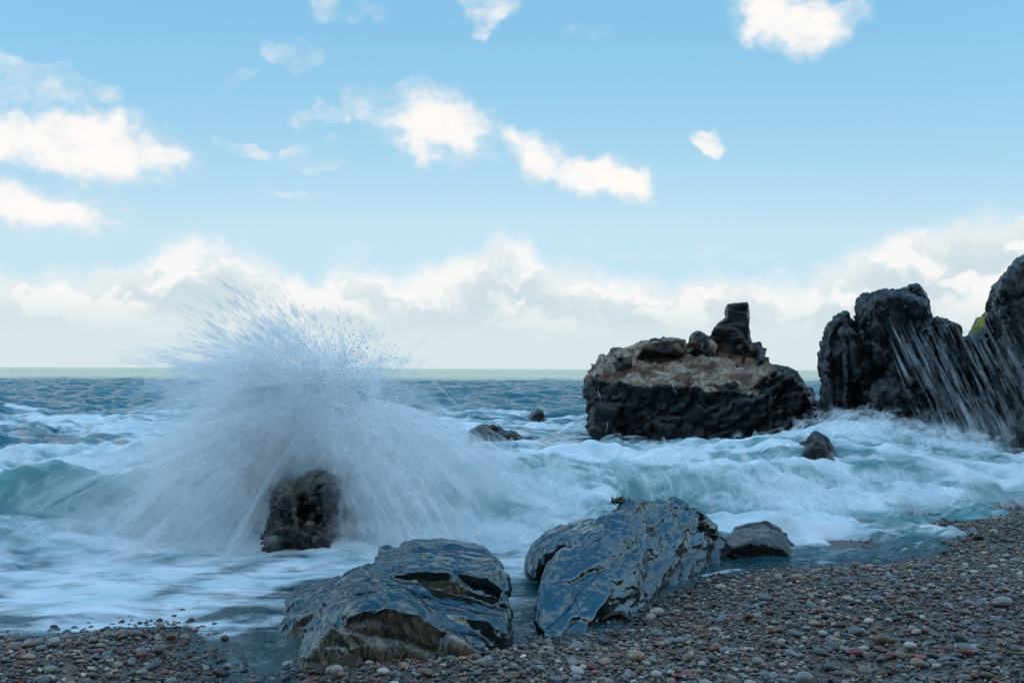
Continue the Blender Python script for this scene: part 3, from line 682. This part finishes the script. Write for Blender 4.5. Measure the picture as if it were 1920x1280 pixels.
colr = colr * (.62 + .38 * sstep(.05, .45, s + .12 * vnoise(np.stack([x * 2, y * 2, x * 0], 1), 9)))[:, None]      # soaked stones by the water are darker
R_ = rotmats(yaw, tx_, ty_)
# the 300 that show largest become things of their own
vis = np.abs(x / y) < .61
big_px = np.where(vis & (s > .03) & (y > 4.1), L / y, 0)
ind = np.argsort(-big_px)[:288]; single = np.zeros(n, bool); single[ind] = True
m, t, out = new_mat('pebble_stone')
pc = t.attr('pcol', 'Color'); p = t.pos()
cc = t.mix(t.smooth(t.noise(p, 160, 4), .35, .7, 0, .5), pc, t.mix(1.0, pc, (.45, .45, .45), 'MULTIPLY'))
t.put(out.inputs[0], bsdf(t, cc, t.lin(t.noise(p, 60, 2), .3, .7, .10, .38), t.bump(t.noise(p, 220, 3), .12, .002), .5)); M_peb = m
rest = np.where(~single)[0]
def build_pebbles(idx, base, name):
    bv_, bf_ = base; k = len(idx)
    lump = 1 + .13 * RNG.normal(size=(k, len(bv_)))*.6
    loc = bv_[None] * lump[..., None] * (ratio[idx] * L[idx][:, None])[:, None, :]
    wv = np.einsum('kij,kvj->kvi', R_[idx], loc) + np.stack([x[idx], y[idx], z[idx]], 1)[:, None, :]
    ff = (bf_[None] + (np.arange(k) * len(bv_))[:, None, None]).reshape(-1, 3)
    return wv.reshape(-1, 3), ff, np.repeat(colr[idx], len(bv_), 0)
nearm = (y[rest] < 5.0) & (L[rest] > .021); near = rest[nearm]; farp = rest[~nearm]
va, fa, ca_ = build_pebbles(near, ico(2), ''); vb, fb_, cb_ = build_pebbles(farp, octa(), '')
print('PEBBLES', n, len(near), len(farp), len(fa) + len(fb_))
me = np_mesh('shingle', np.concatenate([va, vb]), np.concatenate([fa, fb_ + len(va)])); cattr(me, 'pcol', np.concatenate([ca_, cb_]))
link('shingle', me, M_peb, label='wet mixed shingle of small rounded pebbles covering the beach', cat='shingle', kind='stuff')
shapes = {}
bvp, bfp = ico(3)
for c_i in range(len(PAL)):
    for k in range(3):
        q = bvp * (1 + .10 * fbm(bvp * 1.3 + c_i * 7 + k * 3.1, 2, 80))[:, None]
        mp = np_mesh('pebble', q, bfp); cattr(mp, 'pcol', np.repeat(PAL[c_i][None], len(q), 0)); mp.materials.append(M_peb); shapes[c_i, k] = mp
# notable pebbles: (px, py, half length m, thickness, colour index, label)
NOTE = [(1193, 1230, .047, .62, 6, 'large tan pebble on the shingle below the ridged boulder'), (632, 1257, .036, .85, 3, 'pale pinkish pebble at the foot of the slab boulder'),
        (1493, 1083, .036, .9, 6, 'round pinkish-tan pebble standing on the upper shingle near the wash'), (1352, 1101, .042, .6, 3, 'pale oval pebble near the top edge of the shingle bank'),
        (1232, 1147, .048, .6, 3, 'broad pale grey pebble beside the foot of the ridged boulder'), (1603, 1183, .043, .5, 0, 'large flat blue-grey pebble in the middle of the right shingle'),
        (1508, 1272, .045, .7, 1, 'large light grey pebble at the bottom edge of the picture'), (1835, 1006, .05, .55, 9, 'black flat stone high on the shingle by the right edge'),
        (1605, 1222, .048, .45, 5, 'large maroon wedge-shaped pebble on the right shingle'), (55, 1231, .036, .4, 6, 'long flat tan pebble on the left shingle patch'),
        (1880, 1128, .06, .5, 1, 'broad flat grey stone close to the right edge of the shingle')]
for px, py, hl, th, c_i, lab in NOTE:
    g = G(px, py, .1)
    for _ in range(6): g = G(px, py, float(ground_z(np.array([g[0]]), np.array([g[1]]))[0]) + hl * th * .8)
    o = link('pebble', shapes[c_i, 0], label=lab, cat='pebble'); o.location = g; o.scale = (hl, hl * .72, hl * th); o.rotation_euler = (random.uniform(-.15, .15), random.uniform(-.15, .15), random.uniform(-.4, .4))
for j, i in enumerate(ind):
    c_i = int(ci[i])
    pxx = 960 + 1600 * x[i] / y[i]
    reg = 'on the left shingle patch' if pxx < 480 else 'on the shingle just below the slab boulder' if pxx < 1000 else 'on the shingle in front of the ridged boulder' if pxx < 1400 else 'on the right-hand shingle near the bottom edge' if y[i] < 4.9 else 'on the right-hand shingle higher up the bank'
    shp = 'flat' if ratio[i, 2] < .46 else 'plump' if ratio[i, 2] > .57 else 'oval'
    lab = f'larger {shp} {PNAME[c_i]} pebble {reg}'
    o = link('pebble', shapes[c_i, j % 3], label=lab, cat='pebble', group=f'larger {shp} {PNAME[c_i]} pebbles {reg}')
    o.location = (x[i], y[i], z[i] + L[i] * ratio[i, 2] * .25); o.scale = tuple(ratio[i] * L[i]); o.rotation_euler = (tx_[i], ty_[i], yaw[i])

# ------------------------------------------------------------------ spray
def strands(p0, v, t0, dt, rad, alpha, rings=4, g=9.81):
    """thin threads of water along ballistic arcs"""
    n = len(p0); u = np.linspace(0, 1, rings)[None]; tt = t0[:, None] + dt[:, None] * u
    pos = p0[:, None] + v[:, None] * tt[..., None]; pos[..., 2] -= .5 * g * tt ** 2
    d = v[:, None] - np.array([0, 0, 1.0]) * (g * tt)[..., None]; d /= np.linalg.norm(d, axis=2, keepdims=True) + 1e-9
    ref = np.where(np.abs(d[..., 2:3]) > .9, np.array([1.0, 0, 0]), np.array([0, 0, 1.0]))
    a = np.cross(d, ref); a /= np.linalg.norm(a, axis=2, keepdims=True); b = np.cross(d, a)
    prof = np.sin(np.pi * np.clip(u, .04, .96)) ** .8 * rad[:, None]
    vs_ = []
    for k in range(3):
        an = k * 2 * math.pi / 3
        vs_.append(pos + (a * math.cos(an) + b * math.sin(an)) * prof[..., None])
    V_ = np.stack(vs_, 2)                                   # n, rings, 3, xyz
    al = alpha[:, None] * np.sin(np.pi * np.clip(u, .02, .98)) ** .7
    al = np.repeat(al[..., None], 3, 2)
    idx = np.arange(n * rings * 3).reshape(n, rings, 3); F_ = []
    for r in range(rings - 1):
        for k in range(3):
            k2 = (k + 1) % 3
            F_.append(np.stack([idx[:, r, k], idx[:, r, k2], idx[:, r + 1, k2], idx[:, r + 1, k]], 1))
    return V_.reshape(-1, 3), np.concatenate(F_), al.ravel(), np.full((len(al.ravel()), 3), .37)
m, t, out = new_mat('water_spray')
df = t.n('ShaderNodeBsdfDiffuse'); df.inputs[0].default_value = (.985, .99, .99, 1)
tl_ = t.n('ShaderNodeBsdfTranslucent'); tl_.inputs[0].default_value = (.985, .99, .99, 1)
gn = t.n('ShaderNodeNewGeometry').outputs['Normal']                # a cloud of drops scatters all ways: its lighting follows the sky above more than any one face
un = t.vm('NORMALIZE', t.vm('ADD', t.vm('SCALE', gn, scale=1.0), (0, 0, .7)));
ms = t.n('ShaderNodeMixShader'); ms.inputs[0].default_value = .5; t.put(ms.inputs[1], df.outputs[0]); t.put(ms.inputs[2], tl_.outputs[0])
tr = t.n('ShaderNodeBsdfTransparent'); mm = t.n('ShaderNodeMixShader')
thr = t.noise(t.attr('flow', 'Vector'), 1.0, 4, .65)
t.put(mm.inputs[0], t.m('MULTIPLY', t.attr('alpha'), t.m('MULTIPLY', t.smooth(thr, .30, .70, .55, 1.25), t.smooth(t.noise(t.pos(), 3.2, 4, .6), .34, .62, .35, 1.25)), clamp=True)); t.put(mm.inputs[1], tr.outputs[0]); t.put(mm.inputs[2], ms.outputs[0]); t.put(out.inputs[0], mm.outputs[0]); M_spray = m
def spray_object(name, parts, label, cat):
    V_, F_, A_ = [], [], []; o = 0
    W_ = []
    for v_, f_, a_, w_ in parts:
        V_.append(v_); F_.append(f_ + o); A_.append(a_); W_.append(w_); o += len(v_)
    me = np_mesh(name, np.concatenate(V_), np.concatenate(F_)); fattr(me, 'alpha', np.concatenate(A_))
    fa_ = me.attributes.new('flow', 'FLOAT_VECTOR', 'POINT'); fa_.data.foreach_set('vector', np.concatenate(W_).astype(np.float32).ravel())
    print(name, sum(len(f) for f in F_) * 2)
    return link(name, me, M_spray, label=label, cat=cat, kind='stuff')
def tongues(nt, per, spread, lo, hi):
    """clumped random vectors between lo and hi"""
    c_ = RNG.uniform(lo, hi, (nt, len(lo))); k = RNG.poisson(per, nt) + 1
    i = np.repeat(np.arange(nt), k); return c_[i] + RNG.normal(0, 1, (len(i), len(lo))) * np.array(spread), i
def ribbons(p0, v, t0, dt, wid, alpha, rings=6, g=9.81, grow=.6):
    """soft-edged sheets of flying water along ballistic arcs, each turned its own way about its path"""
    n = len(p0); u = np.linspace(0, 1, rings)[None]; tt = t0[:, None] + dt[:, None] * u
    pos = p0[:, None] + v[:, None] * tt[..., None]; pos[..., 2] -= .5 * g * tt ** 2
    d = v[:, None] - np.array([0, 0, 1.0]) * (g * tt)[..., None]; d /= np.linalg.norm(d, axis=2, keepdims=True) + 1e-9
    an = RNG.uniform(0, 2 * np.pi, n); rv = np.stack([np.cos(an), np.sin(an) * .5, np.sin(an)], 1)[:, None]
    a = np.cross(d, rv + 0 * d); a /= np.linalg.norm(a, axis=2, keepdims=True) + 1e-9; b = np.cross(d, a)
    wd = wid[:, None] * (1 - grow / 2 + grow * u); cs = np.array([-1, -.5, 0, .5, 1.0]); fall = np.array([0, .75, 1, .75, 0])
    V_ = pos[:, :, None] + a[:, :, None] * (wd[..., None] * cs)[..., None] - b[:, :, None] * (wd[..., None] * .35 * cs ** 2)[..., None]
    al = (alpha[:, None] * np.sin(np.pi * u) ** .8)[..., None] * fall
    off = RNG.uniform(0, 500, n)
    fl = np.stack([np.broadcast_to((wd[..., None] * cs) * 55, al.shape) + off[:, None, None], np.broadcast_to((tt * 2.2)[..., None], al.shape) + 0, np.broadcast_to(off[:, None, None] * .37, al.shape)], -1)
    idx = np.arange(n * rings * 5).reshape(n, rings, 5)
    F_ = np.stack([idx[:, :-1, :-1], idx[:, :-1, 1:], idx[:, 1:, 1:], idx[:, 1:, :-1]], -1).reshape(-1, 4)
    return V_.reshape(-1, 3), F_, al.ravel(), fl.reshape(-1, 3)
def ok_rock(p):
    return ~((p[:, 0] > -2.14) & (p[:, 0] < -1.66) & (p[:, 1] < 8.4) & (p[:, 2] < .44 - 1.6 * np.abs(p[:, 0] + 1.87) ** 1.5))
src = np.array([-1.80, 8.45, 1.22])
parts = []
def fan(nt, per, lo, hi, tmax, dtr, rr, al, spread=(.16, .16, .16), src=src, jit=.10, tmin=0.0, tpow=1.0, soft=True, ends=True):
    v, i = tongues(nt, per, spread, lo, hi); n = len(v)
    tc = RNG.uniform(0, 1, i.max() + 1)[i] * .8 + RNG.uniform(0, 1, n) * .2
    tt = tmin + (tmax - tmin) * tc ** tpow
    p0 = src + RNG.normal(0, jit * 1.3, (i.max() + 1, 3))[i] * np.array([1.6, 1.0, 1.0]) + RNG.normal(0, jit * .7, (n, 3)); dt = RNG.uniform(*dtr, n)
    k = np.ones(n, bool)
    for e in (0, .5, 1.0):
        te = tt + dt * e; pm = p0 + v * te[:, None]; pm[:, 2] -= 4.9 * te ** 2
        k &= ok_rock(pm)
        if e == .5: k &= pm[:, 2] > .0
    fn = ribbons if soft else strands
    parts.append(fn(p0[k], v[k], tt[k], dt[k], RNG.uniform(*rr, k.sum()), RNG.uniform(*al, k.sum())))
def curtain(src_w, az0, az1, el_, speed, tmax, t0=0.02, alpha=.6, nu=150, nt=26, seed=0, rough=.22, freq=9.0, dens=(.40, .66), push=(0, 0, 0)):
    """one thrown sheet of water: every column of the sheet is its own ballistic path, so it shreds into radial threads"""
    u = np.linspace(0, 1, nu); az_ = az0 + (az1 - az0) * u
    def n1d(f, s): return fbm(np.stack([u * f, u * 0 + seed * 3.1, u * 0 + s], 1), 3, 100 + seed)
    sp = speed * (1 + rough * n1d(5, 1) + .10 * n1d(22, 2)); e = el_ + .42 * n1d(4, 3) + .12 * n1d(17, 5)
    tm = tmax * (1 + .25 * n1d(6, 4))
    v = np.stack([np.sin(az_) * np.cos(e), np.cos(az_) * np.cos(e), np.sin(e)], 1) * sp[:, None] + np.array(push)
    rs_ = np.random.default_rng(900 + seed); off_ = rs_.normal(0, 1, 3) * np.array([.22, .16, .17])
    p0 = src + off_ + np.stack([np.sin(az_), np.cos(az_) * .6, az_ * 0], 1) * src_w
    s_ = np.linspace(0, 1, nt); tt = t0 + (tm[:, None] - t0) * s_[None]
    pos = p0[:, None] + v[:, None] * tt[..., None]; pos[..., 2] -= 4.905 * tt ** 2
    wob = .035 * fbm(np.concatenate([pos.reshape(-1, 3) * 3.0], 0), 3, 130 + seed).reshape(nu, nt)
    pos[..., 1] += wob; pos[..., 2] += wob * .6
    lump = .75 + .5 * fbm(np.stack([np.repeat(u * 7, nt), np.tile(s_ * 2.5, nu), np.full(nu * nt, seed * 1.7)], 1), 3, 140 + seed).reshape(nu, nt)
    edge = np.sin(np.pi * np.clip(u, 0, 1)) ** .45
    env = np.minimum(1, s_ * 6 + .25)[None] * (1 - s_ ** 2.2)[None] ** .9 * edge[:, None]
    al = alpha * env * lump
    k = ok_rock(pos.reshape(-1, 3)).reshape(nu, nt); al = np.where(k, al, 0) * sstep(-.12, .04, pos[..., 2])
    al[0] = 0; al[-1] = 0
    arc = np.abs(az1 - az0) * speed
    fl = np.stack([np.repeat(u * arc * freq, nt) + seed * 41.0, np.tile(s_ * 1.3, nu) * 1.0, np.full(nu * nt, seed * 7.7)], 1)
    idx = np.arange(nu * nt).reshape(nu, nt)
    F_ = np.stack([idx[:-1, :-1], idx[1:, :-1], idx[1:, 1:], idx[:-1, 1:]], -1).reshape(-1, 4)
    return pos.reshape(-1, 3), F_, np.clip(al, 0, 1).ravel(), fl
R1 = math.radians
cs_ = 0
# (source ring, azimuths, elevation, speed, duration, alpha): azimuth 0 looks out to sea, -90 is left
for (w_, a0, a1, e, sp, tm, al) in (
        (.10, -165, -45, -38, 6.2, .34, .95), (.12, -168, -50, -26, 6.6, .38, .9), (.10, -160, -40, -14, 6.6, .40, .8), (.12, -150, -45, -2, 6.0, .36, .50), (.10, -165, -60, -52, 5.4, .30, .85), (.10, -140, -50, 14, 6.2, .32, .55),
        (.10, 165, 45, -36, 5.8, .34, .95), (.12, 168, 50, -22, 5.9, .36, .85), (.10, 165, 60, -14, 5.0, .36, .6), (.10, 165, 60, -50, 5.2, .30, .85), (.10, 150, 80, -4, 3.6, .30, .40),
        (.16, -110, 110, -30, 3.4, .34, .70), (.16, -120, 120, -5, 3.2, .34, .60), (.16, -100, 100, 20, 3.2, .30, .55),
        (.12, -120, -30, 30, 6.6, .24, .62), (.12, -110, 10, 48, 6.4, .21, .60), (.12, -70, 80, 62, 5.0, .20, .40)):
    cs_ += 1
    parts.append(curtain(w_, R1(a0), R1(a1), R1(e), sp, tm, alpha=al, seed=cs_, freq=5.0))
# soft mist that fills the veils out
fan(150, 6, (-5.8, -2.2, -4.0), (-1.4, .6, .6), .38, (.05, .10), (.08, .22), (.10, .36), jit=.16, tmin=.02)
fan(90, 6, (-6.5, -1.6, -2.0), (-1.4, .6, 3.2), .28, (.04, .09), (.06, .16), (.08, .28), jit=.14, tmin=.02)
fan(120, 6, (1.0, -2.2, -3.8), (4.6, .6, .0), .34, (.05, .10), (.08, .22), (.10, .36), jit=.16, tmin=.02)
fan(60, 6, (-2.0, -.4, -2.0), (2.0, .8, 1.5), .24, (.05, .10), (.08, .18), (.10, .30), jit=.16)
# upward burst: broad streaks on the left, torn drops on the right
fan(190, 8, (-7.2, -1.0, -.6), (-2.0, 1.2, 5.4), .20, (.025, .06), (.015, .060), (.18, .58), (.35, .3, .35), tmin=.03)
fan(150, 8, (-5.0, -1.0, 2.0), (.4, 1.2, 5.8), .19, (.015, .04), (.008, .032), (.18, .52), (.30, .3, .35), tmin=.03)
fan(130, 9, (-7.0, -.8, .4), (-.2, 1.0, 6.2), .21, (.010, .03), (.003, .007), (.25, .6), (.4, .3, .4), tmin=.05, soft=False)
fan(170, 14, (-1.2, -.8, .6), (2.8, .8, 4.4), .18, (.003, .012), (.004, .015), (.35, .9), (.22, .25, .25), tmin=.02, soft=False)
# boiling foot of the splash
n_ = 620; xx = RNG.uniform(-4.9, .6, n_); yy = RNG.uniform(7.35, 8.3, n_)
p0 = np.stack([xx, yy, RNG.uniform(0, .28, n_)], 1); vv = np.stack([RNG.normal(0, .5, n_) + .5 * (xx + 1.9), RNG.normal(-.5, .4, n_), RNG.uniform(-.2, 1.0, n_)], 1)
k_ = ~((xx > -2.5) & (xx < -1.45) & (yy < 8.1))
parts.append(ribbons(p0[k_], vv[k_], np.zeros(k_.sum()), RNG.uniform(.12, .26, k_.sum()), RNG.uniform(.06, .18, k_.sum()), RNG.uniform(.08, .30, k_.sum())))
spray_object('wave_splash', parts, 'burst of white spray thrown up where the wave hits the dark rock', 'spray')

# lip of the breaker and churned water behind it
parts = []
nt = 260; xt = RNG.uniform(-7, 9, nt); i = np.repeat(np.arange(nt), 5); n_ = len(i)
xx = xt[i] + RNG.normal(0, .14, n_); yc, hc = crest(xx)
p0 = np.stack([xx, yc - .30 + RNG.normal(0, .18, n_), hc * RNG.uniform(.80, 1.08, n_)], 1)
vv = np.stack([RNG.normal(0, .35, nt)[i], RNG.uniform(-2.6, -1.0, nt)[i], RNG.uniform(-.2, 1.0, nt)[i]], 1) + RNG.normal(0, .12, (n_, 3))
parts.append(ribbons(p0, vv, RNG.uniform(0, .22, n_), RNG.uniform(.12, .26, n_), RNG.uniform(.03, .11, n_), RNG.uniform(.10, .42, n_)))
nt = 420; xt = RNG.uniform(-3, 11, nt); yt = RNG.uniform(8.3, 15.5, nt); i = np.repeat(np.arange(nt), 4); n_ = len(i)
xx = xt[i] + RNG.normal(0, .25, n_); yy = yt[i] + RNG.normal(0, .18, n_)
p0 = np.stack([xx, yy, sea_z(xx, yy) + RNG.uniform(-.02, .05, n_)], 1)
vv = np.stack([RNG.normal(-.5, 1.0, nt)[i], RNG.uniform(-1.6, -.3, nt)[i], RNG.uniform(.4, 1.5, nt)[i]], 1) + RNG.normal(0, .1, (n_, 3))
parts.append(ribbons(p0, vv, RNG.uniform(0, .08, n_), RNG.uniform(.16, .34, n_), RNG.uniform(.03, .12, n_), RNG.uniform(.12, .45, n_)))
# foot of the breaker boiling towards the beach
nt = 220; xt = RNG.uniform(-7, 9, nt); i = np.repeat(np.arange(nt), 4); n_ = len(i)
xx = xt[i] + RNG.normal(0, .2, n_); yc, hc = crest(xx); yy = yc - RNG.uniform(.7, 1.7, nt)[i] + RNG.normal(0, .1, n_)
p0 = np.stack([xx, yy, np.maximum(sea_z(xx, yy), 0) + .02], 1); k_ = shore(xx, yy) < -.25
vv = np.stack([RNG.normal(0, .9, nt)[i], RNG.uniform(-1.2, .2, nt)[i], RNG.uniform(.5, 1.5, nt)[i]], 1) + RNG.normal(0, .1, (n_, 3))
parts.append(ribbons(p0[k_], vv[k_], RNG.uniform(0, .08, k_.sum()), RNG.uniform(.14, .30, k_.sum()), RNG.uniform(.03, .10, k_.sum()), RNG.uniform(.12, .42, k_.sum())))
spray_object('breaker_foam', parts, 'white foam tumbling off the breaking wave across the surf', 'foam')

# sheet of drops falling off the slate outcrop
parts = []
def fall(n_, x0, x1, z0, z1, dtr, wr, ar, soft):
    z_ = z0 + (z1 - z0) * RNG.random(n_) ** 1.3; d_ = RNG.uniform(13.4, 14.6, n_)
    x_ = x0 + (x1 - x0) * RNG.random(n_) + .42 * (1.2 - z_)
    p0 = np.stack([x_, d_, z_], 1); vv = np.stack([RNG.normal(2.3, .2, n_), RNG.normal(-.2, .1, n_), RNG.normal(-5.0, .3, n_)], 1)
    (parts.append((ribbons if soft else strands)(p0, vv, np.zeros(n_), RNG.uniform(*dtr, n_), RNG.uniform(*wr, n_), RNG.uniform(*ar, n_), g=3.0)))
fall(560, 6.6, 9.3, .15, 2.5, (.06, .17), (.016, .046), (.05, .26), True)
fall(120, 6.7, 9.4, .3, 2.6, (.02, .07), (.004, .007), (.2, .5), False)
fall(260, 6.4, 9.2, .05, 1.1, (.08, .18), (.04, .11), (.05, .22), True)
# water pouring between the stack and the outcrop
n_ = 500; xx = RNG.uniform(4.9, 7.6, n_); yy = RNG.uniform(12.6, 14.6, n_)
p0 = np.stack([xx, yy, sea_z(xx, yy) + .05], 1); vv = np.stack([RNG.normal(-.6, .8, n_), RNG.normal(-1.2, .4, n_), RNG.uniform(.6, 2.0, n_)], 1)
parts.append(ribbons(p0, vv, RNG.uniform(0, .1, n_), RNG.uniform(.14, .3, n_), RNG.uniform(.04, .12, n_), RNG.uniform(.12, .4, n_)))
spray_object('falling_spray', parts, 'slanting streaks of water drops falling in front of the slate outcrop', 'spray')

# ------------------------------------------------------------------ small things
def tube(name, pts, rads, mat, sides=8):
    bm = bmesh.new(); rings = []; pts = [Vector(q) for q in pts]
    for i, q in enumerate(pts):
        d = (pts[min(i + 1, len(pts) - 1)] - pts[max(i - 1, 0)]).normalized()
        a = d.cross(Vector((0, 0, 1)) if abs(d.z) < .9 else Vector((1, 0, 0))).normalized(); b = d.cross(a)
        rings.append([bm.verts.new(q + (a * math.cos(k * 2 * math.pi / sides) + b * math.sin(k * 2 * math.pi / sides)) * rads[i]) for k in range(sides)])
    for r0, r1 in zip(rings, rings[1:]):
        for k in range(sides): bm.faces.new((r0[k], r0[(k + 1) % sides], r1[(k + 1) % sides], r1[k]))
    bm.faces.new(rings[0][::-1]); bm.faces.new(rings[-1])
    bmesh.ops.recalc_face_normals(bm, faces=bm.faces[:])
    me = bpy.data.meshes.new(name); bm.to_mesh(me); bm.free(); me.shade_smooth(); me.materials.append(mat); return me
m, t, out = new_mat('kelp_brown'); t.put(out.inputs[0], bsdf(t, t.mix(t.noise(t.pos(), 60), (.016, .007, .004), (.05, .022, .012)), .3)); M_kelp = m
m, t, out = new_mat('reed_green'); t.put(out.inputs[0], bsdf(t, t.mix(t.noise(t.pos(), 40), (.10, .09, .02), (.20, .17, .05)), .5)); M_reed = m
tree2 = BVHTree.FromPolygons(b2v.tolist(), b2f.tolist())
def on_b2(px, py, up=.01):
    for dy in range(0, 60, 2):
        r_ = ray(px, py + dy); h_ = tree2.ray_cast(Vector((0, 0, CAM_H)), Vector(r_).normalized())
        if h_[0] is not None: return np.array(h_[0] + h_[1] * up)
    return P(px, py, 6.7)
k0 = on_b2(1316, 990, .02); k1 = on_b2(1334, 998, .02); k2 = on_b2(1348, 1008, .02); k3 = k2 + np.array([.06, .05, -.04])
st = link('kelp_stalk', tube('kelp_stalk', [k0, k1, k2, k3], [.008, .007, .006, .004], M_kelp), label='brown kelp stalk clinging to the right end of the ridged boulder', cat='seaweed')
hf_ = tube('holdfast', [k0 + np.array([-.012, 0, -.025]), k0 + np.array([-.005, -.005, 0]), k0 + np.array([-.012, 0, .035]), k0 + np.array([-.008, 0, .05])], [.018, .024, .02, .008], M_kelp)
link('holdfast', hf_, parent=st)
c0 = on_b2(1168, 938, .03); bm = bmesh.new(); bmesh.ops.create_icosphere(bm, subdivisions=2, radius=1, matrix=Matrix.Translation(c0 + np.array([0, 0, -.025])) @ Matrix.Diagonal((.085, .045, .02, 1)))
for i in range(46):
    a = random.uniform(-.07, .07); q = Vector(c0) + Vector((a, random.uniform(-.04, .04), -.03 + random.uniform(0, .02) - abs(a) * .2))
    d = Vector((random.uniform(-.6, .6), random.uniform(-.4, .4), 1)).normalized() * random.uniform(.03, .055); s_ = d.cross(Vector((0, 1, 0.2))).normalized() * .006; f_ = Vector((0, .003, 0))
    vv_ = [bm.verts.new(q - s_), bm.verts.new(q + s_), bm.verts.new(q + f_ * 2), bm.verts.new(q + d)]
    for tr_ in ((0, 1, 3), (1, 2, 3), (2, 0, 3), (0, 2, 1)): bm.faces.new([vv_[k] for k in tr_])
me = bpy.data.meshes.new('seaweed_tuft'); bm.to_mesh(me); bm.free(); me.materials.append(M_kelp)
link('seaweed_tuft', me, label='tiny dark seaweed tuft on the crest of the ridged boulder', cat='seaweed')
def on_ground(px, py, up=.02):
    g = G(px, py, .15)
    for _ in range(6): g = G(px, py, float(ground_z(np.array([g[0]]), np.array([g[1]]))[0]) + up)
    return g
pts = [on_ground(*q) for q in ((1840, 1222), (1870, 1226), (1905, 1229), (1950, 1236), (2010, 1240))]
for k, q in enumerate(pts): q[2] += .012 + .006 * (k % 2)
link('reed_stem', tube('reed_stem', pts, [.002, .005, .007, .008, .006], M_reed), label='yellow-green reed stem lying on the shingle at the right edge', cat='plant stem')
pts = [on_ground(*q, .03) for q in ((1128, 1162), (1145, 1152), (1168, 1152), (1182, 1162))]
link('driftwood', tube('driftwood', pts, [.008, .022, .026, .010], M_kelp), label='brown piece of driftwood at the water edge by the ridged boulder', cat='driftwood')
